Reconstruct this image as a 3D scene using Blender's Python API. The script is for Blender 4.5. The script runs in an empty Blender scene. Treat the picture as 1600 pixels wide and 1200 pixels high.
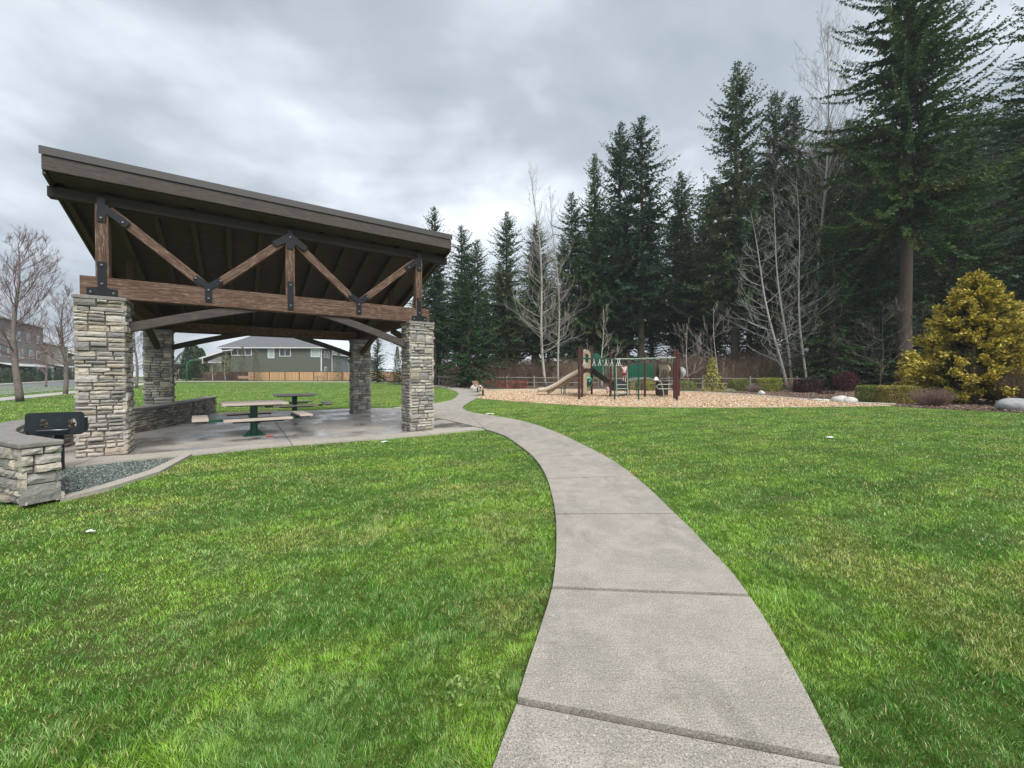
import bpy, bmesh, math, random
import numpy as np
from mathutils import Vector, Matrix, geometry
R = math.radians
scene = bpy.context.scene
# ------------------------------------------------------------------ camera
FPX, CY, PITCH, CAMH = 627.8, 596.5, 0.0142, 1.35      # fitted in 1600x1200 pixels
cam_data = bpy.data.cameras.new("camera")
cam_data.sensor_width = 36.0
cam_data.lens = FPX / 1600 * 36
cam_data.shift_y = -(600 - CY) / 1600
cam_data.clip_start = 0.05
cam_data.clip_end = 3000
cam = bpy.data.objects.new("camera", cam_data)
cam.location = (0, 0, CAMH)
cam.rotation_euler = (R(90) - PITCH, 0, 0)
scene.collection.objects.link(cam)
scene.camera = cam
# ------------------------------------------------------------------ world and sun
SUN_EL, SUN_AZ = R(52), R(150)      # azimuth from +Y clockwise
world = bpy.data.worlds.new("World")
scene.world = world
world.use_nodes = True
wn, wl = world.node_tree.nodes, world.node_tree.links
wn.clear()
def wnode(t, **k):
    n = wn.new(t)
    for a, b in k.items(): setattr(n, a, b)
    return n
def build_sky():
    out = wnode('ShaderNodeOutputWorld'); bg = wnode('ShaderNodeBackground')
    sky = wnode('ShaderNodeTexSky', sky_type='NISHITA', sun_disc=False)
    sky.sun_elevation = SUN_EL; sky.sun_rotation = SUN_AZ
    tc = wnode('ShaderNodeTexCoord'); sep = wnode('ShaderNodeSeparateXYZ')
    wl.new(tc.outputs['Generated'], sep.inputs[0])
    def m(op, a, b=None, c=None):
        n = wnode('ShaderNodeMath', operation=op)
        for i, v in enumerate((a, b, c)):
            if v is None: continue
            if isinstance(v, (int, float)): n.inputs[i].default_value = v
            else: wl.new(v, n.inputs[i])
        return n.outputs[0]
    zz = m('ADD', m('MAXIMUM', sep.outputs[2], 0.0), 0.22)
    cx = m('DIVIDE', sep.outputs[0], zz); cy = m('DIVIDE', sep.outputs[1], zz)
    comb = wnode('ShaderNodeCombineXYZ'); wl.new(cx, comb.inputs[0]); wl.new(cy, comb.inputs[1])
    def noise(scale, detail, rough, dist, off):
        mp = wnode('ShaderNodeMapping'); mp.inputs['Location'].default_value = off
        wl.new(comb.outputs[0], mp.inputs[0])
        n = wnode('ShaderNodeTexNoise'); wl.new(mp.outputs[0], n.inputs['Vector'])
        n.inputs['Scale'].default_value = scale; n.inputs['Detail'].default_value = detail
        n.inputs['Roughness'].default_value = rough; n.inputs['Distortion'].default_value = dist
        return n.outputs[0]
    n1 = noise(0.9, 5, 0.5, 0.5, (11.9, 5.2, 0)); n2 = noise(2.6, 5, 0.52, 0.3, (9.0, 1.0, 2))
    v = m('ADD', m('MULTIPLY', n1, 0.68), m('MULTIPLY', n2, 0.32))
    # thin bright spot of the overcast, ahead and slightly left
    d = Vector((-0.12, 0.82, 0.52)).normalized()
    dot = wnode('ShaderNodeVectorMath', operation='DOT_PRODUCT'); dot.inputs[1].default_value = d
    wl.new(tc.outputs['Generated'], dot.inputs[0])
    glow = m('POWER', m('MAXIMUM', dot.outputs['Value'], 0.0), 7.0)
    low = m('POWER', m('SUBTRACT', 1.0, m('MAXIMUM', sep.outputs[2], 0.0)), 3.0)
    v = m('ADD', v, m('ADD', m('MULTIPLY', glow, 0.11), m('SUBTRACT', m('MULTIPLY', low, 0.14), 0.035)))
    ramp = wnode('ShaderNodeValToRGB'); wl.new(v, ramp.inputs[0])
    e = ramp.color_ramp.elements
    e[0].position = 0.40; e[0].color = (0.235, 0.275, 0.315, 1)
    e[1].position = 0.70; e[1].color = (0.68, 0.715, 0.765, 1)
    k = e.new(0.52); k.color = (0.33, 0.37, 0.41, 1)
    k = e.new(0.61); k.color = (0.49, 0.53, 0.575, 1)
    sc = wnode('ShaderNodeVectorMath', operation='SCALE'); wl.new(ramp.outputs[0], sc.inputs[0])
    sc.inputs['Scale'].default_value = SKY_GAIN
    mix = wnode('ShaderNodeMixRGB'); mix.inputs[0].default_value = 0.93
    wl.new(sky.outputs[0], mix.inputs[1]); wl.new(sc.outputs[0], mix.inputs[2])
    wl.new(mix.outputs[0], bg.inputs[0]); bg.inputs[1].default_value = 0.1
    wl.new(bg.outputs[0], out.inputs[0])
SKY_GAIN = 11.3
build_sky()
sun_data = bpy.data.lights.new("sun", 'SUN'); sun_data.energy = 2.6; sun_data.angle = R(35)
sun_data.color = (1.0, 0.96, 0.9)
sun = bpy.data.objects.new("sun", sun_data)
sd = Vector((math.sin(SUN_AZ) * math.cos(SUN_EL), math.cos(SUN_AZ) * math.cos(SUN_EL), math.sin(SUN_EL)))
sun.rotation_euler = sd.to_track_quat('Z', 'Y').to_euler(); sun.location = (10, -10, 60)
scene.collection.objects.link(sun)
scene.view_settings.view_transform = 'Standard'
scene.view_settings.look = 'None'
scene.view_settings.exposure = 0.62
scene.view_settings.gamma = 1.0
scene.view_settings.use_curve_mapping = False

# ------------------------------------------------------------------ helpers
def hgt(y): return 0.0125 * min(max(y - 42.0, 0.0), 40.0)
def G(px, py, z=None):
    """ground point seen at a photo pixel (1600x1200)"""
    c, s = math.cos(PITCH), math.sin(PITCH)
    dx = (px - 800) / FPX; u = (CY - py) / FPX
    dy = c + u * s; dz = -s + u * c
    h = 0.0 if z is None else z
    for _ in range(25):
        t = (h - CAMH) / dz
        if z is None: h = 0.5 * h + 0.5 * hgt(t * dy)
    return Vector((t * dx, t * dy, h))
def AT(px, py, Y):
    """point at depth Y on the ray of a photo pixel"""
    c, s = math.cos(PITCH), math.sin(PITCH)
    dx = (px - 800) / FPX; u = (CY - py) / FPX
    dy = c + u * s; dz = -s + u * c
    t = Y / dy
    return Vector((t * dx, Y, CAMH + t * dz))

class MB:
    def __init__(s): s.v = []; s.f = []; s.c = []
    def add(s, vs, fs, col=(1, 1, 1)):
        o = len(s.v)
        for v in vs: s.v.append(tuple(v)); s.c.append(col)
        for f in fs: s.f.append(tuple(i + o for i in f))
    def box(s, c, d, rot=None, col=(1, 1, 1), taper=1.0):
        x, y, z = d[0] / 2, d[1] / 2, d[2] / 2
        vs = [Vector((a * x * (taper if e > 0 else 1), b * y * (taper if e > 0 else 1), e * z)) for e in (-1, 1) for b in (-1, 1) for a in (-1, 1)]
        if rot is not None:
            if isinstance(rot, (int, float)): rot = Matrix.Rotation(rot, 3, 'Z')
            vs = [rot @ v for v in vs]
        vs = [v + Vector(c) for v in vs]
        s.add(vs, [(0, 2, 3, 1), (4, 5, 7, 6), (0, 1, 5, 4), (2, 6, 7, 3), (0, 4, 6, 2), (1, 3, 7, 5)], col)
    def bar(s, a, b, w, h, up=(0, 0, 1), col=(1, 1, 1)):
        """rectangular timber from a to b, w sideways, h along up"""
        a, b = Vector(a), Vector(b); d = b - a; L = d.length; d = d / L
        side = d.cross(Vector(up)).normalized(); u2 = side.cross(d).normalized()
        rot = Matrix((d, side, u2)).transposed()
        s.box((a + b) / 2, (L, w, h), rot, col)
    def tube(s, pts, rad, n=8, cap=True, col=(1, 1, 1)):
        pts = [Vector(p) for p in pts]
        if isinstance(rad, (int, float)): rad = [rad] * len(pts)
        o = len(s.v); up = None
        for i, p in enumerate(pts):
            d = (pts[min(i + 1, len(pts) - 1)] - pts[max(i - 1, 0)])
            d = d.normalized() if d.length > 1e-9 else Vector((0, 0, 1))
            if up is None:
                up = Vector((0, 0, 1)) if abs(d.z) < 0.9 else Vector((1, 0, 0))
            a = d.cross(up).normalized(); b = a.cross(d).normalized(); up = b
            for k in range(n):
                t = 2 * math.pi * k / n
                q = p + (a * math.cos(t) + b * math.sin(t)) * rad[i]
                s.v.append(tuple(q)); s.c.append(col)
        for i in range(len(pts) - 1):
            for k in range(n):
                k2 = (k + 1) % n
                s.f.append((o + i * n + k, o + i * n + k2, o + (i + 1) * n + k2, o + (i + 1) * n + k))
        if cap:
            s.f.append(tuple(o + k for k in range(n))[::-1])
            s.f.append(tuple(o + (len(pts) - 1) * n + k for k in range(n)))
    def lathe(s, prof, c=(0, 0, 0), n=16, col=(1, 1, 1), axis='Z'):
        o = len(s.v)
        for (r, z) in prof:
            for k in range(n):
                t = 2 * math.pi * k / n
                p = Vector((r * math.cos(t), r * math.sin(t), z))
                if axis == 'Y': p = Vector((p.x, -p.z, p.y))
                if axis == 'X': p = Vector((p.z, p.x, p.y))
                s.v.append(tuple(p + Vector(c))); s.c.append(col)
        for i in range(len(prof) - 1):
            for k in range(n):
                k2 = (k + 1) % n
                s.f.append((o + i * n + k, o + i * n + k2, o + (i + 1) * n + k2, o + (i + 1) * n + k))
        s.f.append(tuple(o + k for k in range(n))[::-1]); s.f.append(tuple(o + (len(prof) - 1) * n + k for k in range(n)))
    def build(s, name, m, parent=None, smooth=False, bevel=0):
        me = bpy.data.meshes.new(name)
        me.from_pydata(s.v, [], s.f); me.update()
        ca = me.color_attributes.new('tint', 'FLOAT_COLOR', 'POINT')
        ca.data.foreach_set('color', np.array([(c[0], c[1], c[2], 1) for c in s.c], dtype=np.float32).ravel())
        if smooth: me.polygons.foreach_set('use_smooth', [True] * len(me.polygons))
        return link(name, me, m, parent, bevel)
def link(name, me, m, parent=None, bevel=0):
    o = bpy.data.objects.new(name, me)
    if m is not None: me.materials.append(m)
    scene.collection.objects.link(o)
    if parent is not None: o.parent = parent
    if bevel:
        b = o.modifiers.new('bevel', 'BEVEL'); b.width = bevel; b.segments = 2; b.limit_method = 'ANGLE'
    return o
def np_mesh(name, V, F, m, parent=None, C=None, smooth=False):
    V = np.asarray(V, np.float32); F = np.asarray(F, np.int32)
    me = bpy.data.meshes.new(name)
    k = F.shape[1]
    me.vertices.add(len(V)); me.vertices.foreach_set('co', V.ravel())
    me.loops.add(F.size); me.loops.foreach_set('vertex_index', F.ravel())
    me.polygons.add(len(F)); me.polygons.foreach_set('loop_start', np.arange(len(F), dtype=np.int32) * k)
    me.polygons.foreach_set('loop_total', np.full(len(F), k, np.int32))
    if smooth: me.polygons.foreach_set('use_smooth', np.ones(len(F), bool))
    me.update(calc_edges=True)
    if C is not None:
        ca = me.color_attributes.new('tint', 'FLOAT_COLOR', 'POINT')
        C4 = np.ones((len(V), 4), np.float32); C4[:, :3] = C
        ca.data.foreach_set('color', C4.ravel())
    return link(name, me, m, parent)
def tag(o, label=None, cat=None, group=None, kind=None):
    if label: o['label'] = label
    if cat: o['category'] = cat
    if group: o['group'] = group
    if kind: o['kind'] = kind
    return o
def thing(name, label, cat, loc=(0, 0, 0), rz=0, group=None):
    o = bpy.data.objects.new(name, None); scene.collection.objects.link(o)
    o.location = loc; o.rotation_euler = (0, 0, rz); o.empty_display_size = 0.3
    return tag(o, label, cat, group)
def copy_tree(o, parent=None):
    c = o.copy(); scene.collection.objects.link(c)
    if parent is not None: c.parent = parent
    for ch in list(o.children): copy_tree(ch, c)
    return c

# ------------------------------------------------------------------ materials
def mat(name, col=(0.5, 0.5, 0.5), rough=0.8, metal=0.0, attr=False, noise=None, noise2=None, bump=None, stretch=None, trans=0.0, spec=0.5, extra=None):
    """noise = (scale, colour, lo, hi): mixes colour in where the noise is between lo and hi"""
    m = bpy.data.materials.new(name); m.use_nodes = True
    nt = m.node_tree; N, L = nt.nodes, nt.links
    b = N['Principled BSDF']; b.inputs['Roughness'].default_value = rough; b.inputs['Metallic'].default_value = metal
    b.inputs['Specular IOR Level'].default_value = spec
    tc = N.new('ShaderNodeTexCoord'); mp = N.new('ShaderNodeMapping'); L.new(tc.outputs['Object'], mp.inputs[0])
    if stretch: mp.inputs['Scale'].default_value = stretch
    if attr:
        a = N.new('ShaderNodeAttribute'); a.attribute_name = 'tint'
        mm = N.new('ShaderNodeMixRGB'); mm.blend_type = 'MULTIPLY'; mm.inputs[0].default_value = 1
        mm.inputs[1].default_value = (*col, 1); L.new(a.outputs['Color'], mm.inputs[2]); cur = mm.outputs[0]
    else:
        rg = N.new('ShaderNodeRGB'); rg.outputs[0].default_value = (*col, 1); cur = rg.outputs[0]
    for nz in (noise, noise2):
        if not nz: continue
        t = N.new('ShaderNodeTexNoise'); L.new(mp.outputs[0], t.inputs['Vector'])
        t.inputs['Scale'].default_value = nz[0]; t.inputs['Detail'].default_value = 6; t.inputs['Roughness'].default_value = 0.6
        r = N.new('ShaderNodeMapRange'); r.inputs[1].default_value = nz[2]; r.inputs[2].default_value = nz[3]
        L.new(t.outputs[0], r.inputs[0])
        x = N.new('ShaderNodeMixRGB'); L.new(r.outputs[0], x.inputs[0]); L.new(cur, x.inputs[1])
        if attr and len(nz) > 4:
            x.blend_type = 'MULTIPLY'
        x.inputs[2].default_value = (*nz[1], 1); cur = x.outputs[0]
    L.new(cur, b.inputs['Base Color'])
    if bump:
        t = N.new('ShaderNodeTexNoise'); L.new(mp.outputs[0], t.inputs['Vector'])
        t.inputs['Scale'].default_value = bump[0]; t.inputs['Detail'].default_value = 8; t.inputs['Roughness'].default_value = 0.65
        bp = N.new('ShaderNodeBump'); bp.inputs['Strength'].default_value = bump[1]; bp.inputs['Distance'].default_value = bump[2]
        L.new(t.outputs[0], bp.inputs['Height']); L.new(bp.outputs[0], b.inputs['Normal'])
    if trans:
        tr = N.new('ShaderNodeBsdfTranslucent'); L.new(cur, tr.inputs[0])
        ms = N.new('ShaderNodeMixShader'); ms.inputs[0].default_value = trans
        L.new(b.outputs[0], ms.inputs[1]); L.new(tr.outputs[0], ms.inputs[2])
        L.new(ms.outputs[0], N['Material Output'].inputs[0])
    return m
M = {}
def concrete_mat(name, base, dark, light, wet=False):
    m = bpy.data.materials.new(name); m.use_nodes = True
    N, L = m.node_tree.nodes, m.node_tree.links; b = N['Principled BSDF']
    tc = N.new('ShaderNodeTexCoord')
    def nz(scale, det=6, rough=0.6, st=None):
        t = N.new('ShaderNodeTexNoise'); t.inputs['Scale'].default_value = scale; t.inputs['Detail'].default_value = det
        t.inputs['Roughness'].default_value = rough
        if st:
            mp = N.new('ShaderNodeMapping'); mp.inputs['Scale'].default_value = st; L.new(tc.outputs['Object'], mp.inputs[0]); L.new(mp.outputs[0], t.inputs['Vector'])
        else: L.new(tc.outputs['Object'], t.inputs['Vector'])
        return t.outputs[0]
    def mr(v, a, c):
        r = N.new('ShaderNodeMapRange'); r.inputs[1].default_value = a; r.inputs[2].default_value = c; L.new(v, r.inputs[0]); return r.outputs[0]
    def mx(f, a, c, mode='MIX'):
        x = N.new('ShaderNodeMixRGB'); x.blend_type = mode
        if isinstance(f, float): x.inputs[0].default_value = f
        else: L.new(f, x.inputs[0])
        for i, v in ((1, a), (2, c)):
            if isinstance(v, tuple): x.inputs[i].default_value = (*v, 1)
            else: L.new(v, x.inputs[i])
        return x.outputs[0]
    big = nz(0.7, 5); mid = nz(4.0, 6, 0.7); fine = nz(150, 3, 0.8); grain = nz(38, 3, 0.8)
    c = mx(mr(big, 0.35, 0.68), base, dark)
    c = mx(mr(mid, 0.45, 0.75), c, light)
    c = mx(mr(fine, 0.50, 0.62), c, tuple(x * 0.48 for x in dark))
    c = mx(mr(grain, 0.62, 0.74), c, tuple(min(1, x * 1.12) for x in light))
    sp2 = nz(120, 3, 0.8, (1, 1, 1.3)); c = mx(mr(sp2, 0.55, 0.66), c, tuple(min(1, x * 1.28) for x in light))
    c = mx(mr(nz(2.6, 6, 0.7, (1, 0.35, 1)), 0.56, 0.74), c, mx(1.0, c, (0.66, 0.66, 0.67), 'MULTIPLY'))
    c = mx(mr(nz(3.0, 3, 0.7, (1.2, 34, 1)), 0.52, 0.72), c, mx(1.0, c, (0.80, 0.79, 0.78), 'MULTIPLY'))
    # rusty stains
    c = mx(mr(nz(1.9, 4), 0.66, 0.78), c, (0.36, 0.26, 0.16), 'MIX')
    L.new(c, b.inputs['Base Color'])
    b.inputs['Roughness'].default_value = 0.85
    if wet:
        w = mr(nz(0.9, 4, 0.55, (1, 1, 1)), 0.44, 0.60)
        c2 = mx(w, c, mx(1.0, c, (0.62, 0.61, 0.60), 'MULTIPLY')); L.new(c2, b.inputs['Base Color'])
        r = N.new('ShaderNodeMapRange'); r.inputs[3].default_value = 0.62; r.inputs[4].default_value = 0.13; L.new(w, r.inputs[0])
        L.new(r.outputs[0], b.inputs['Roughness'])
    bp = N.new('ShaderNodeBump'); bp.inputs['Strength'].default_value = 0.15 if wet else 0.7; bp.inputs['Distance'].default_value = 0.004
    L.new(fine, bp.inputs['Height']); L.new(bp.outputs[0], b.inputs['Normal'])
    return m
M['path'] = concrete_mat('path_concrete', (0.43, 0.392, 0.34), (0.29, 0.27, 0.245), (0.54, 0.49, 0.42))
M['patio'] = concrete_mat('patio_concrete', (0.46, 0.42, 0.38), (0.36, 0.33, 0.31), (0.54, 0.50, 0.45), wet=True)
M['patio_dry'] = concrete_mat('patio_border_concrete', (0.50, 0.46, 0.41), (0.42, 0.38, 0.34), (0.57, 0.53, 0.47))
def lawn_mat():
    m = bpy.data.materials.new('lawn_ground'); m.use_nodes = True
    N, L = m.node_tree.nodes, m.node_tree.links; b = N['Principled BSDF']
    tc = N.new('ShaderNodeTexCoord')
    def nz(scale, det=6, rough=0.6, st=(1, 1, 1), rot=0):
        t = N.new('ShaderNodeTexNoise'); t.inputs['Scale'].default_value = scale; t.inputs['Detail'].default_value = det; t.inputs['Roughness'].default_value = rough
        mp = N.new('ShaderNodeMapping'); mp.inputs['Scale'].default_value = st; mp.inputs['Rotation'].default_value = (0, 0, rot)
        L.new(tc.outputs['Object'], mp.inputs[0]); L.new(mp.outputs[0], t.inputs['Vector']); return t.outputs[0]
    def mr(v, a, c):
        r = N.new('ShaderNodeMapRange'); r.inputs[1].default_value = a; r.inputs[2].default_value = c; L.new(v, r.inputs[0]); return r.outputs[0]
    def mx(f, a, c):
        x = N.new('ShaderNodeMixRGB'); L.new(f, x.inputs[0])
        for i, v in ((1, a), (2, c)):
            if isinstance(v, tuple): x.inputs[i].default_value = (*v, 1)
            else: L.new(v, x.inputs[i])
        return x.outputs[0]
    c = mx(mr(nz(30, 5, 0.75), 0.35, 0.68), (0.065, 0.115, 0.022), (0.13, 0.19, 0.042))
    c = mx(mr(nz(0.55, 6, 0.6, (1, 2.2, 1), 0.5), 0.50, 0.70), c, (0.12, 0.11, 0.05))
    L.new(c, b.inputs['Base Color']); b.inputs['Roughness'].default_value = 1.0; b.inputs['Specular IOR Level'].default_value = 0.1
    bp = N.new('ShaderNodeBump'); bp.inputs['Strength'].default_value = 0.8; bp.inputs['Distance'].default_value = 0.03
    L.new(nz(45, 6, 0.8), bp.inputs['Height']); L.new(bp.outputs[0], b.inputs['Normal'])
    return m
M['lawn'] = lawn_mat()
M['blade'] = mat('grass_blades', attr=True, rough=0.42, trans=0.20, spec=0.45, col=(1, 1, 1))
M['stone'] = mat('ledge_stone', col=(0.93, 0.92, 0.93), attr=True, rough=0.9, noise=(16, (0.17, 0.16, 0.145), 0.54, 0.78), noise2=(9, (0.52, 0.46, 0.35), 0.60, 0.84), bump=(26, 1.0, 0.022))
M['mortar'] = mat('dark_mortar', (0.15, 0.142, 0.13), 1.0, bump=(60, 0.5, 0.01))
M['cap'] = mat('stone_cap', (0.27, 0.25, 0.235), 0.8, noise=(9, (0.16, 0.15, 0.14), 0.45, 0.75), noise2=(40, (0.36, 0.33, 0.30), 0.55, 0.8), bump=(30, 0.5, 0.01))
def wood(name, a, b_, c, st=(1.5, 22, 22), rough=0.85):
    return mat(name, a, rough, noise=(1.6, b_, 0.46, 0.60), noise2=(4.5, c, 0.56, 0.72), bump=(5, 0.6, 0.01), stretch=st)
M['beam'] = wood('weathered_beam', (0.090, 0.045, 0.029), (0.16, 0.10, 0.07), (0.44, 0.36, 0.29))
M['beam_z'] = wood('weathered_post', (0.15, 0.072, 0.043), (0.10, 0.05, 0.033), (0.26, 0.17, 0.12), (22, 22, 1.5))
M['fascia'] = wood('grey_fascia', (0.085, 0.068, 0.062), (0.06, 0.05, 0.048), (0.17, 0.15, 0.135))
M['soffit'] = mat('stained_soffit', (0.075, 0.055, 0.045), 0.8, noise=(3, (0.045, 0.034, 0.029), 0.4, 0.7), stretch=(1.0, 9, 9))
M['rafter'] = mat('stained_rafter', (0.085, 0.048, 0.034), 0.85, noise=(3, (0.055, 0.033, 0.024), 0.4, 0.7), stretch=(12, 1, 12))
M['soil'] = mat('joint_soil', (0.028, 0.022, 0.016), 1.0)
M['dark_timber'] = mat('shade_toned_timber', (0.035, 0.026, 0.022), 0.85)  # shade put into the colour, so the top beam sinks into the soffit
M['steel'] = mat('black_steel', (0.022, 0.024, 0.028), 0.45, 0.6, noise=(20, (0.05, 0.045, 0.04), 0.55, 0.8))
M['bolt'] = mat('galvanised_bolt', (0.33, 0.33, 0.34), 0.35, 0.9)
M['drip'] = mat('roof_metal', (0.075, 0.07, 0.07), 0.5, 0.2)
M['green_metal'] = mat('green_powder_coat', (0.008, 0.075, 0.045), 0.4, noise=(9, (0.02, 0.06, 0.05), 0.5, 0.8))
M['table_top'] = mat('sky_pale_recycled_plank', (0.56, 0.48, 0.42), 0.5, noise=(3, (0.40, 0.32, 0.27), 0.42, 0.7), noise2=(14, (0.5, 0.43, 0.38), 0.55, 0.8), stretch=(2, 14, 14), bump=(10, 0.4, 0.005))  # sky reflection painted in as a paler tone, also offsets the roof's shade
M['table_side'] = mat('dark_plank_edge', (0.11, 0.07, 0.05), 0.8)
M['bench_wood'] = mat('cedar_coloured_bench', (0.50, 0.31, 0.21), 0.7, noise=(5, (0.36, 0.22, 0.15), 0.4, 0.7), stretch=(2, 14, 14))
M['chips'] = mat('playground_chips_ground', (0.60, 0.43, 0.29), 0.95, noise=(14, (0.70, 0.58, 0.44), 0.42, 0.6), noise2=(1.2, (0.58, 0.35, 0.19), 0.45, 0.7), bump=(24, 1.0, 0.04))
M['chip_bits'] = mat('wood_chip_bits', (1, 1, 1), 0.9, attr=True)
M['bark'] = mat('bark_mulch', (0.12, 0.075, 0.055), 1.0, noise=(16, (0.24, 0.16, 0.125), 0.45, 0.65), noise2=(50, (0.05, 0.03, 0.025), 0.5, 0.7), bump=(24, 1.0, 0.05))
M['gravel'] = mat('slate_gravel_bed', (0.10, 0.125, 0.115), 0.95, noise=(60, (0.25, 0.28, 0.26), 0.50, 0.64), noise2=(3, (0.10, 0.12, 0.12), 0.45, 0.7), bump=(55, 1.0, 0.02))
M['asphalt'] = mat('asphalt', (0.16, 0.165, 0.18), 0.9, noise=(40, (0.22, 0.22, 0.23), 0.5, 0.7))
M['walk'] = mat('sidewalk_concrete', (0.50, 0.47, 0.43), 0.9, noise=(6, (0.42, 0.40, 0.37), 0.4, 0.7))
M['rail'] = mat('weathered_rail', (0.30, 0.27, 0.24), 0.9, noise=(6, (0.17, 0.15, 0.13), 0.45, 0.7), bump=(20, 0.6, 0.01))
M['cedar'] = mat('new_cedar_boards', (0.60, 0.37, 0.20), 0.85, attr=True, noise=(2, (0.48, 0.27, 0.14), 0.5, 0.75), stretch=(8, 8, 0.6))
M['old_fence'] = mat('dark_stained_boards', (0.09, 0.05, 0.04), 0.85, attr=True)
M['fir_bark'] = mat('fir_bark', (0.085, 0.065, 0.052), 1.0, noise=(6, (0.16, 0.125, 0.10), 0.5, 0.7), stretch=(3, 3, 0.5), bump=(6, 1.0, 0.06))
M['needles'] = mat('conifer_needles', (1, 1, 1), 0.75, attr=True, trans=0.15, spec=0.2)
def vary(m, lo, hi):
    N, L = m.node_tree.nodes, m.node_tree.links; b = N['Principled BSDF']; src = b.inputs['Base Color'].links[0].from_socket
    oi = N.new('ShaderNodeObjectInfo'); r = N.new('ShaderNodeMapRange'); r.inputs[3].default_value = lo; r.inputs[4].default_value = hi; L.new(oi.outputs['Random'], r.inputs[0])
    h = N.new('ShaderNodeHueSaturation'); L.new(src, h.inputs['Color']); L.new(r.outputs[0], h.inputs['Value'])
    r2 = N.new('ShaderNodeMapRange'); r2.inputs[3].default_value = 0.535; r2.inputs[4].default_value = 0.47; L.new(oi.outputs['Random'], r2.inputs[0]); L.new(r2.outputs[0], h.inputs['Hue'])
    for l in list(src.links):
        if l.to_node != h: L.new(h.outputs[0], l.to_socket)
vary(M['needles'], 0.75, 1.25)
M['leaf'] = mat('small_leaves', (1, 1, 1), 0.55, attr=True, trans=0.12, spec=0.35)
M['pale_bark'] = mat('pale_alder_bark', (0.42, 0.40, 0.36), 0.9, noise=(3, (0.22, 0.20, 0.17), 0.50, 0.72), bump=(14, 0.5, 0.01))
M['twig'] = mat('thin_twigs', (1, 1, 1), 0.9, attr=True)
M['boulder'] = mat('granite_boulder', (0.36, 0.37, 0.38), 0.85, noise=(5, (0.22, 0.24, 0.25), 0.45, 0.7), noise2=(30, (0.5, 0.5, 0.48), 0.55, 0.75), bump=(8, 0.8, 0.05))
M['white_rock'] = mat('pale_rock', (0.62, 0.60, 0.56), 0.85, noise=(5, (0.40, 0.39, 0.37), 0.5, 0.75), bump=(8, 0.8, 0.05))
M['maroon'] = mat('maroon_post', (0.075, 0.022, 0.02), 0.45)
M['tan'] = mat('tan_plastic', (0.50, 0.42, 0.31), 0.5)
M['slide'] = mat('sandstone_slide_plastic', (0.60, 0.53, 0.43), 0.4, noise=(6, (0.52, 0.45, 0.35), 0.4, 0.7))
M['slide_under'] = mat('slide_rock_relief', (0.27, 0.19, 0.12), 0.6, noise=(6, (0.18, 0.12, 0.07), 0.4, 0.7))
M['play_green'] = mat('play_green_plastic', (0.012, 0.10, 0.055), 0.4)
M['bright_green'] = mat('bright_green_plastic', (0.03, 0.42, 0.16), 0.35)
M['bubble'] = mat('smoked_bubble', (0.02, 0.06, 0.06), 0.1)
M['clear_dome'] = mat('grey_dome', (0.35, 0.37, 0.38), 0.15)
M['deck'] = mat('coated_deck', (0.03, 0.035, 0.035), 0.6)
M['deck_grey'] = mat('grey_bridge_deck', (0.22, 0.23, 0.22), 0.7)
M['brown_panel'] = mat('brown_panel', (0.065, 0.03, 0.02), 0.6)
M['white_paint'] = mat('white_trim', (0.75, 0.75, 0.74), 0.6)
M['pipe'] = mat('pale_green_pipe', (0.32, 0.42, 0.36), 0.4)
M['skin'] = mat('skin', (0.55, 0.34, 0.25), 0.55)
M['hair'] = mat('brown_hair', (0.05, 0.028, 0.018), 0.6)
M['pink'] = mat('pale_pink_cotton', (0.72, 0.55, 0.62), 0.9)
M['maroon_cloth'] = mat('raspberry_cotton', (0.30, 0.03, 0.09), 0.9)
M['glass'] = mat('window_glass', (0.05, 0.06, 0.07), 0.08)
M['blind'] = mat('window_blind_glass', (0.42, 0.50, 0.48), 0.25)
def siding(name, c, period=0.2):
    m = mat(name, c, 0.75, noise=(3, tuple(x * 0.85 for x in c), 0.4, 0.7))
    N, L = m.node_tree.nodes, m.node_tree.links
    tc = N.new('ShaderNodeTexCoord'); sp = N.new('ShaderNodeSeparateXYZ'); L.new(tc.outputs['Object'], sp.inputs[0])
    q = N.new('ShaderNodeMath'); q.operation = 'DIVIDE'; L.new(sp.outputs[2], q.inputs[0]); q.inputs[1].default_value = period
    f = N.new('ShaderNodeMath'); f.operation = 'FRACT'; L.new(q.outputs[0], f.inputs[0])
    bp = N.new('ShaderNodeBump'); bp.inputs['Strength'].default_value = 1; bp.inputs['Distance'].default_value = 0.04; bp.invert = True
    L.new(f.outputs[0], bp.inputs['Height']); L.new(bp.outputs[0], N['Principled BSDF'].inputs['Normal'])
    return m
M['green_siding'] = siding('sage_green_siding', (0.115, 0.130, 0.100))
M['grey_siding'] = siding('grey_blue_siding', (0.20, 0.22, 0.24))
M['brown_siding'] = siding('taupe_siding', (0.27, 0.24, 0.21))
M['darkgreen_siding'] = siding('dark_green_siding', (0.035, 0.06, 0.05))
M['cream_siding'] = siding('cream_siding', (0.55, 0.50, 0.38))
M['brown_shingle'] = siding('brown_shingle_wall', (0.10, 0.07, 0.045))
M['shingle'] = mat('grey_roof_shingles', (0.13, 0.135, 0.15), 0.9, noise=(4, (0.19, 0.195, 0.21), 0.45, 0.65), bump=(9, 0.6, 0.03))
M['litter'] = mat('white_paper_litter', (0.8, 0.79, 0.76), 0.8)
M['red_litter'] = mat('red_wrapper', (0.6, 0.06, 0.06), 0.6)
M['blackiron'] = mat('charred_black_grill_steel', (0.018, 0.026, 0.032), 0.5, 0.3, noise=(12, (0.04, 0.045, 0.05), 0.5, 0.8), bump=(30, 0.2, 0.003))
M['orange_rim'] = mat('orange_rim', (0.7, 0.12, 0.05), 0.5)

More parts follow.
